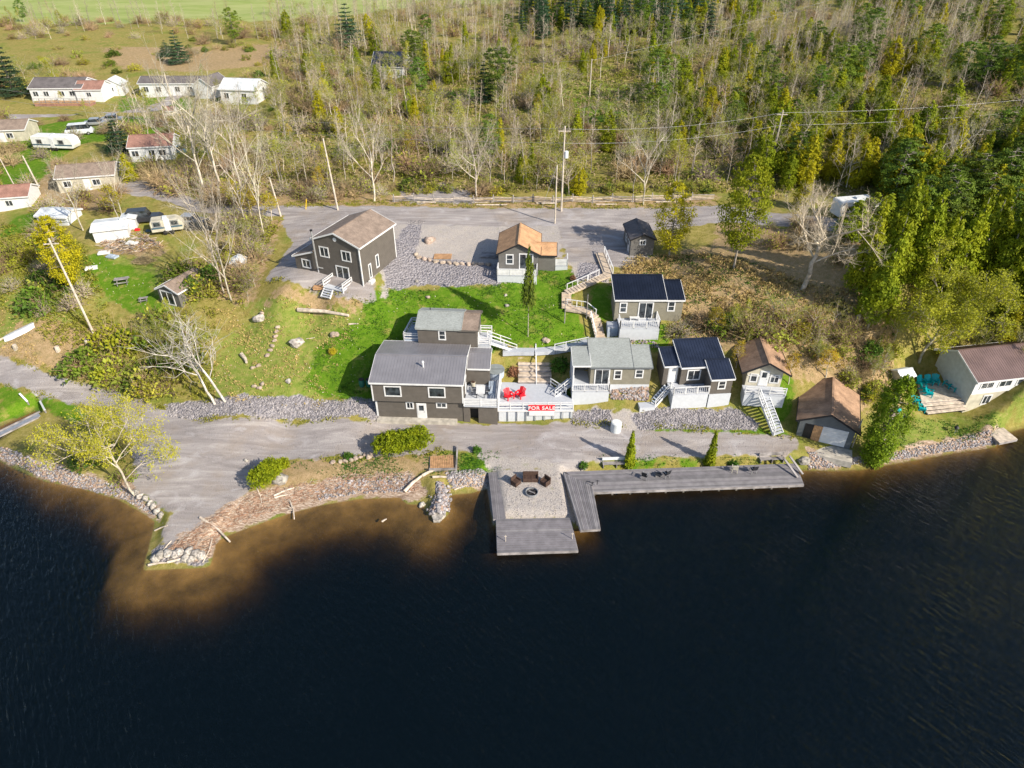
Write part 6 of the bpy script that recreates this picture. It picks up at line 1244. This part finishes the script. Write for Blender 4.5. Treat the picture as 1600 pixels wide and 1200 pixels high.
big_b=[mk_bare(320+i,12,'wide',bark='bark_pale',twig='bark_pale',depth=4,kids=4,spread=.9,base=.3,r0=.014) for i in range(3)]
for i,(u,vb,vt,r,lb) in enumerate([(318,305,150,5.4,'tall grey leafless tree with a broad crown above the left track'),(345,300,150,5.2,'tall leafless tree right of the broadest one above the left track'),(378,300,170,4.6,'leafless tree over the golden bushes by the left track'),(412,365,240,2.6,'pale many stemmed leafless tree beside the leaning pole'),(385,360,250,2.8,'pale leafless tree standing in golden bushes'),(350,458,310,3.2,'tall leafless tree behind the garden shed'),(362,470,330,3.0,'second leafless tree behind the garden shed'),(130,360,275,3.0,'leafless tree beside the tarpaulin shelter'),(300,262,172,4.2,'leafless tree left of the broadest one by the track'),(585,315,205,3.6,'spreading pale leafless tree behind the rail fence on the left'),(745,312,215,3.8,'spreading leafless tree behind the middle of the rail fence'),(1005,320,215,3.2,'many stemmed leafless tree at the right part of the rail fence'),(190,335,265,2.4,'small leafless tree beside the pickup truck'),(1480,285,200,3.5,'pale leafless tree in the gully on the right'),(1440,300,230,3.0,'leafless tree above the cedars on the right')]):
    star('wide',u,vb,vt,r,lb,big_b[i%3],'bare_tree')
[star('bud' if i%2 else 'pine',u,vb,vt,1.8,lb) for i,(u,vb,vt,lb) in enumerate([(590,132,100,'green pine before the navy roofed woodland house'),(612,136,102,'budding tree before the navy roofed woodland house'),(574,130,104,'small pine at the left of the navy roofed woodland house')])]; [star('cedar',u,vb,vt,1.9,lb) for i,(u,vb,vt,lb) in enumerate([(1328,372,312,'cedar at the left end of the motorhome'),(1352,362,300,'cedar before the motorhome'),(1372,372,296,'cedar at the right end of the motorhome')])]
star('gold',186,345,285,2.2,'golden budding tree beside the white locker shed'); 
for i,(u,vb,vt) in enumerate([(395,350,290),(372,335,275),(425,345,300)]): star('gold',u,vb,vt,2.2,'golden orange leafed bush tree in the thicket beside the left track, '+('middle' if i==0 else 'left' if i==1 else 'right')+' one')
star('gold',1115,520,478,1.8,'yellow budding bush right of the black roofed cottage'); star('gold',1232,600,548,1.6,'golden leafed small tree beside the boathouse roof'); star('gold',1290,590,545,2.0,'golden leafed tree above the boathouse roof'); star('gold',1150,575,530,1.2,'thin golden sapling behind the rust roofed cabin')
# bushes in named places, then ground scrub
def bushes(n,poly,kind,h0,h1,label,group,seed):
    rg=np.random.default_rng(seed); xy=inpoly(GP(poly),n,rg); zz=H(xy[:,0],xy[:,1])
    for (x,y),z in zip(xy,zz): h=rg.uniform(h0,h1); plant(kind,(x,y,z-.05),h,label,group,rad=RR[kind]*h/HH[kind]*rg.uniform(.8,1.2))
bushes(36,[(150,560),(180,520),(290,500),(300,590),(280,630),(200,610),(120,580)],'shrub',1.6,3.0,'dense green shrub in the thicket beside the left bend','shrubs beside the left bend',1)
bushes(18,[(200,520),(300,500),(320,560),(290,625)],'bud',2.6,4.2,'small budding tree in the thicket beside the left bend','budding trees beside the left bend',2)
bushes(14,[(0,380),(80,360),(130,420),(100,500),(60,500),(0,440)],'shrub',1.2,2.6,'green shrub in the scrub at the left edge','shrubs at the left edge',3)
bushes(14,[(0,380),(80,360),(130,420),(150,520),(60,500),(0,440)],'brush',1.2,2.6,'leafless shrub in the scrub at the left edge','leafless shrubs at the left edge',4)
bushes(10,[(285,420),(330,420),(340,465),(290,480)],'shrub',1.6,2.8,'dark green shrub behind the garden shed','shrubs behind the garden shed',5)
bushes(18,[(225,265),(300,262),(400,300),(430,322),(330,325),(240,292)],'brush',2.2,4.0,'grey leafless shrub in the thicket above the left track','leafless shrubs above the left track',6)
bushes(22,[(340,345),(430,345),(420,400),(400,470),(360,480),(330,400)],'brush',1.5,3.2,'leafless shrub in the thicket left of the two storey house','leafless shrubs left of the two storey house',7)
bushes(12,[(360,345),(440,345),(415,430),(395,480),(360,460)],'bud',2,3.6,'small budding tree left of the two storey house','budding trees left of the two storey house',8)
bushes(18,[(1060,510),(1140,500),(1300,510),(1400,540),(1380,600),(1260,590),(1150,545),(1060,540)],'brush',1.4,3.0,'leafless brown shrub on the bank behind the lower cottages','leafless shrubs behind the lower cottages',9)
bushes(22,[(1060,510),(1140,500),(1300,500),(1400,520),(1400,600),(1340,640),(1240,560),(1150,545)],'bud',2.0,4.2,'small budding tree on the bank behind the lower cottages','budding trees behind the lower cottages',10)
bushes(14,[(1100,500),(1250,490),(1400,520),(1390,640),(1340,620)],'shrub',1.0,2.0,'green shrub on the bank behind the boathouse','shrubs behind the boathouse',11)
bushes(16,[(0,235),(60,250),(190,262),(190,330),(90,345),(0,300)],'brush',1.6,3,'leafless shrub between the far left cabins','leafless shrubs between the far left cabins',12)
bushes(8,[(1500,540),(1600,520),(1600,570),(1540,575)],'bud',2.5,4,'small budding tree behind the maroon roofed house','budding trees behind the maroon roofed house',13)
bushes(12,[(1120,360),(1240,350),(1330,370),(1310,420),(1160,400)],'brush',1.2,2.4,'leafless shrub on the shaded right terrace','leafless shrubs on the right terrace',14)
bushes(16,[(440,300),(600,296),(600,312),(440,318)],'brush',1.4,2.6,'leafless shrub along the left part of the upper road','leafless shrubs along the upper road',15)
bushes(26,[(600,292),(1120,292),(1120,303),(760,303),(600,303)],'shrub',1.0,1.8,'low green shrub behind the split rail fence','shrubs behind the split rail fence',16)
bushes(10,[(95,700),(150,690),(205,745),(200,765),(130,745)],'shrub',.9,1.8,'green shrub under the big budding tree on the lower left shore','shrubs under the big budding tree',18)
bushes(6,[(1350,600),(1400,600),(1400,640),(1350,640)],'shrub',1.0,1.8,'green shrub beside the bright shore cedar','shrubs beside the bright shore cedar',17)
for u,v,h,lb,k in [(820,500,0,'',0),(742,528,1.2,'green shrub above the stairs of the upper cabin','shrub'),(803,584,1.0,'rusty brown shrub beside the terrace steps','shrub'),(875,575,1.5,'dark green shrub right of the terrace steps','shrub'),(882,618,.9,'green shrub below the small stairs of the grey roofed cottage','shrub'),(520,552,.7,'small round golden shrub on the lawn','shrub'),(911,730,.7,'small round green shrub at the corner of the long dock','shrub'),(745,705,.7,'low shrub by the road left of the fire pit','shrub'),(1145,728,.8,'low green shrub behind the right half of the long dock','shrub'),(545,715,.7,'green shrub in the flower bed by the long hedge','shrub'),(895,437,.6,'rusty grass clump beside the orange roofed cottage','shrub'),(765,545,1.1,'green shrub behind the hot tub','shrub')]:
    if k: 
        p=G(u,v); lf='leaf_rust' if 'rust' in lb else 'leaf_gold' if 'golden' in lb else 'leaf_green'; plant('shrub',p,h,lb,rad=h*.75,meshes=mk_shrub(int(u),1.3,1.4,lf,K=60,m=14,size=.24))
# scrub and grass tufts nobody could count
def tufts(name,label,polys,n,leaf,h0,h1,sz=.12,cat='grass',m=7,seed=0,drop=True):
    rg=np.random.default_rng(seed); P=[]; ar=[]
    Q=[GP(p) for p in polys]
    for q in Q: ar.append(abs(sum(q[i-1][0]*q[i][1]-q[i][0]*q[i-1][1] for i in range(len(q))))/2)
    for q,a in zip(Q,ar): P.append(inpoly(q,max(5,int(n*a/sum(ar))),rg))
    xy=np.concatenate(P); xy=xy[(_n2(xy[:,0],xy[:,1],.6,seed)+rg.normal(size=len(xy))*.6)>0]; z=H(xy[:,0],xy[:,1]); k=len(xy); hh=rg.uniform(h0,h1,k)
    c=np.repeat(np.stack([xy[:,0],xy[:,1],z],1),m,0); off=rg.normal(size=(k*m,3))*np.array([.22,.22,0]); off[:,2]=np.repeat(hh,m)*rg.uniform(.1,.9,k*m); V,Fc=leaves(c+off,sz,rg,elong=2.2)
    tag(link(name,mesh_np(name,V,Fc,[leaf])),label,cat,kind='stuff')
FOR=[(190,300),(0,260),(0,60),(180,40),(600,60),(820,20),(1600,0),(1640,420),(1450,520),(1180,330),(1120,305),(600,302),(300,300)]
WD=[[(300,296),(600,298),(1120,300),(1180,325),(1250,300),(1600,330),(1620,120),(1200,60),(820,70),(430,60),(430,230)]]
tufts('forest_undergrowth','olive undergrowth on the floor of the woods',WD,30000,'leaf_olive',.2,1.1,.26,'undergrowth',5,1)
tufts('forest_litter','brown twigs and dead leaves on the floor of the woods',WD,30000,'twig_brown',.2,1.0,.24,'undergrowth',5,2)
tufts('bank_scrub','dry brown scrub on the right bank',[[(980,402),(1120,395),(1250,440),(1400,520),(1390,600),(1260,560),(1160,540),(1060,500),(1060,455),(955,445)]],4500,'dry_grass',.1,.6,.16,'scrub',7,3)
tufts('bank_weeds','green weeds on the right bank',[[(980,402),(1120,395),(1250,440),(1400,520),(1390,640),(1260,560),(1160,540),(1060,530)]],1800,'leaf_green',.1,.45,.14,'weeds',6,4)
tufts('meadow_tufts','dry tufts on the left banks',[[(0,440),(150,520),(190,590),(100,585),(0,552)],[(330,480),(560,470),(500,640),(330,630)],[(150,370),(260,380),(250,400)]],3000,'dry_grass',.05,.25,.12,'grass',5,5)
tufts('lawn_tufts','longer green grass tufts on the slope lawn',[ZN['lawn'][0][0]],4200,'leaf_green',.03,.16,.1,'grass',6,6)
tufts('left_scrub','olive scrub on the left bank',[[(0,350),(130,380),(190,540),(140,580),(0,480)],[(200,500),(340,480),(330,630),(200,600)],[(225,262),(430,310),(330,325)],[(330,345),(440,345),(380,480),(330,470)]],6500,'leaf_olive',.1,.8,.18,'scrub',6,7)
tufts('shore_grass','grass tufts along the strip between road and water',[[(430,722),(640,712),(780,706),(785,738),(650,745),(540,748)],[(940,716),(1230,716),(1240,728),(940,730)],[(1375,650),(1560,640),(1560,685),(1400,705)]],2200,'leaf_green',.03,.2,.1,'grass',5,8)

tufts('lawn_flowers','tiny pale flowers and bare patches dotted over the lawns',[ZN['lawn'][0][0],[(380,470),(560,470),(590,560),(500,640),(330,630),(330,560)],[(150,395),(235,430),(240,500),(170,470),(100,400)]],1500,'drift_wood',.04,.12,.09,'flowers',1,11)
VG=[[(300,656),(600,658),(600,662),(300,662)],[(890,655),(1240,680),(1240,686),(890,664)],[(432,716),(640,708),(700,700),(700,708),(640,716),(430,724)],[(0,553),(120,592),(262,636),(262,644),(120,600),(0,562)],[(0,597),(130,632),(180,636),(180,644),(130,640),(0,604)],[(440,316),(1130,314),(1130,322),(440,324)],[(415,436),(560,466),(580,470),(560,474),(410,446)]]
tufts('verge_weeds','weeds along the edges of the gravel roads',VG,2600,'leaf_olive',.03,.22,.13,'weeds',6,12)
rubble('loose_gravel','loose pale stones scattered over the gravel roads','stones',inpoly(GP([(240,660),(590,662),(1240,686),(1225,712),(880,728),(700,703),(540,712),(432,722),(345,812),(262,858),(215,770)]),900,rng),.03,.07,RB)
rubble('loose_gravel','loose pale stones on the gravel round the fire ring','stones',inpoly(GP([(785,745),(884,742),(890,808),(796,808)]),420,rng),.03,.08,RB)

bushes(14,[(60,125),(400,125),(410,185),(300,200),(190,200),(60,170)],'bud',2.4,4.6,'small budding tree among the far left white houses','budding trees among the far left houses',21)
bushes(12,[(30,185),(190,190),(200,215),(60,250),(0,235)],'brush',1.4,2.6,'leafless shrub among the far left parked vehicles','leafless shrubs among the far left vehicles',22)
